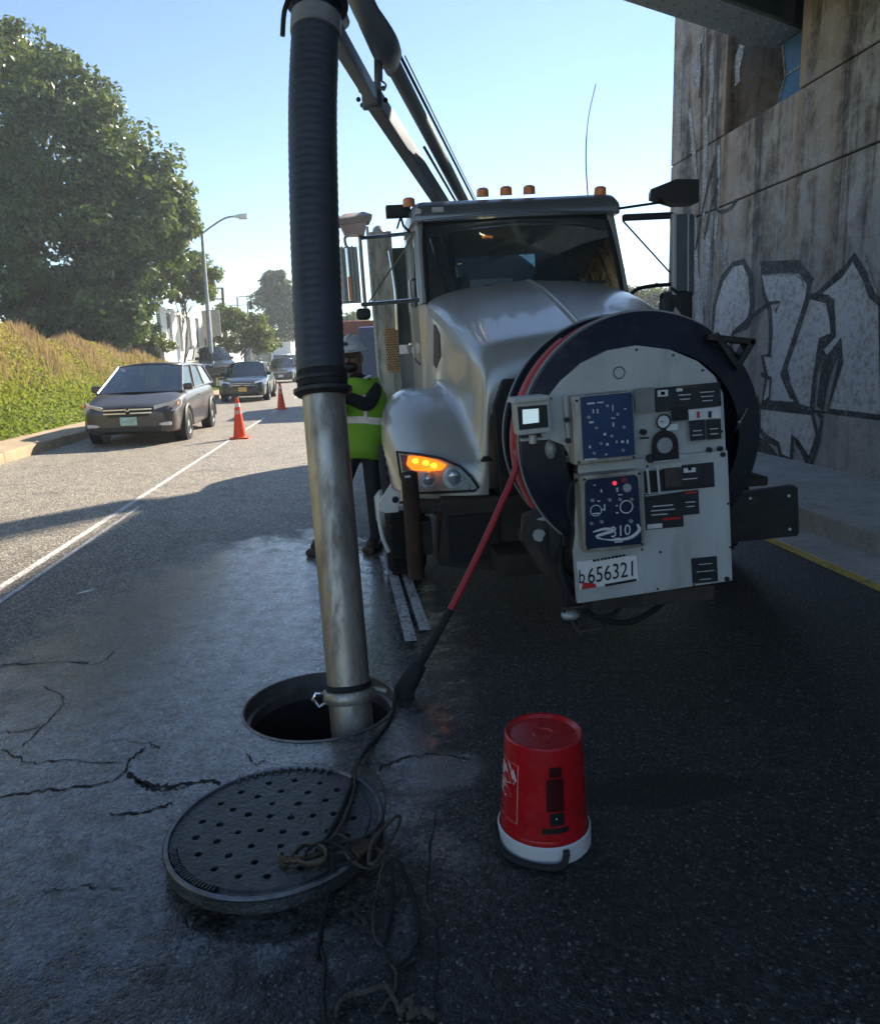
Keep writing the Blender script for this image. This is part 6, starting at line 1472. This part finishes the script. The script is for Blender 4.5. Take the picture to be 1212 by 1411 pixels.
MB().lathe([(.118, -.0), (.148, -.008), (.15, .0), (.120, .012), (.117, .05), (.098, .095), (.06, .122), (.001, .132)], hc, (-.06, -.1, 1), 32).tube(spline([hc+Vector((0, -.12, .02)), hc+Vector((0, -.09, .10)), hc+Vector((0, 0, .137)), hc+Vector((0, .09, .10))], 5), .012, 8).prism([hc+Vector((-.09, -.11, .0)), hc+Vector((-.05, -.19, -.012)), hc+Vector((.04, -.19, -.012)), hc+Vector((.09, -.11, .0))], (0, 0, .008)).build('hard_hat', M['hatgrey'], W_)
MB().prism([hc+Vector((-.02, -.122, .05)), hc+Vector((.0, -.124, .075)), hc+Vector((.03, -.122, .05)), hc+Vector((.0, -.126, .035))], (0, -.004, 0)).build('hat_badge', M['ink'], W_)
MB().sph(hc+Vector((-.035, -.085, -.05)), (.016, .012, .012), 10, 6).sph(hc+Vector((.035, -.085, -.05)), (.016, .012, .012), 10, 6).box(hc+Vector((0, -.095, -.045)), (.13, .015, .032), None, .008).build('safety_glasses', M['ink'], W_)
MB().sph(hc+Vector((0, -.098, -.085)), (.014, .02, .025), 10, 8).build('nose', M['skinm'], W_)
MB().sph(hc+Vector((0, -.055, -.14)), (.07, .05, .05), 16, 10).build('beard', M['ink'], W_)
for s in (-1, 1): MB().sph(hc+Vector((s*.092, -.01, -.07)), (.014, .025, .034), 10, 8).build('ear', M['skinm'], W_)

W_.rotation_euler = (0, 0, radians(-22)); W_.location = (wb.x-.02, wb.y, 0); W_.scale = (.93, .93, .93)
# unseen box and bent bar added to cast a finger shadow on the sunlit lane
rc = thing('shadow_block', 'unseen grey box with a bent bar on the wing wall, added to cast a shadow', 'shadow caster', (9.65, 22.55, 10.95))
MB().bb((9.35, 22.35, 10.9), (9.95, 22.9, 12.1), .03).build('housing', M['polegrey'], rc)
MB().prism([(9.3, 22.3, 12.1), (10.0, 22.3, 12.1), (9.65, 22.3, 12.3)], (0, .65, 0)).build('roof', M['polegrey'], rc)
MB().tube([(9.4, 21.9, 10.6), (9.4, 21.9, 12.3), (9.3, 21.6, 12.5), (9.2, 21.4, 10.6)], .04, 6).build('bent_bar', M['polegrey'], rc)

# ================================================================ HAZE in the air
HZ = .0011
if HZ:
    q = bpy.data.materials.new('thin_haze'); q.use_nodes = True; nt = q.node_tree
    nt.nodes.remove(nt.nodes['Principled BSDF'])
    v = nt.nodes.new('ShaderNodeVolumePrincipled'); v.inputs['Color'].default_value = (.82, .9, 1, 1); v.inputs['Density'].default_value = HZ; v.inputs['Anisotropy'].default_value = .35
    nt.links.new(v.outputs[0], nt.nodes['Material Output'].inputs['Volume'])
    tag(MB().bb((-95, -45, -4), (95, 245, 30)).build('haze', q, smooth=False), kind='stuff')
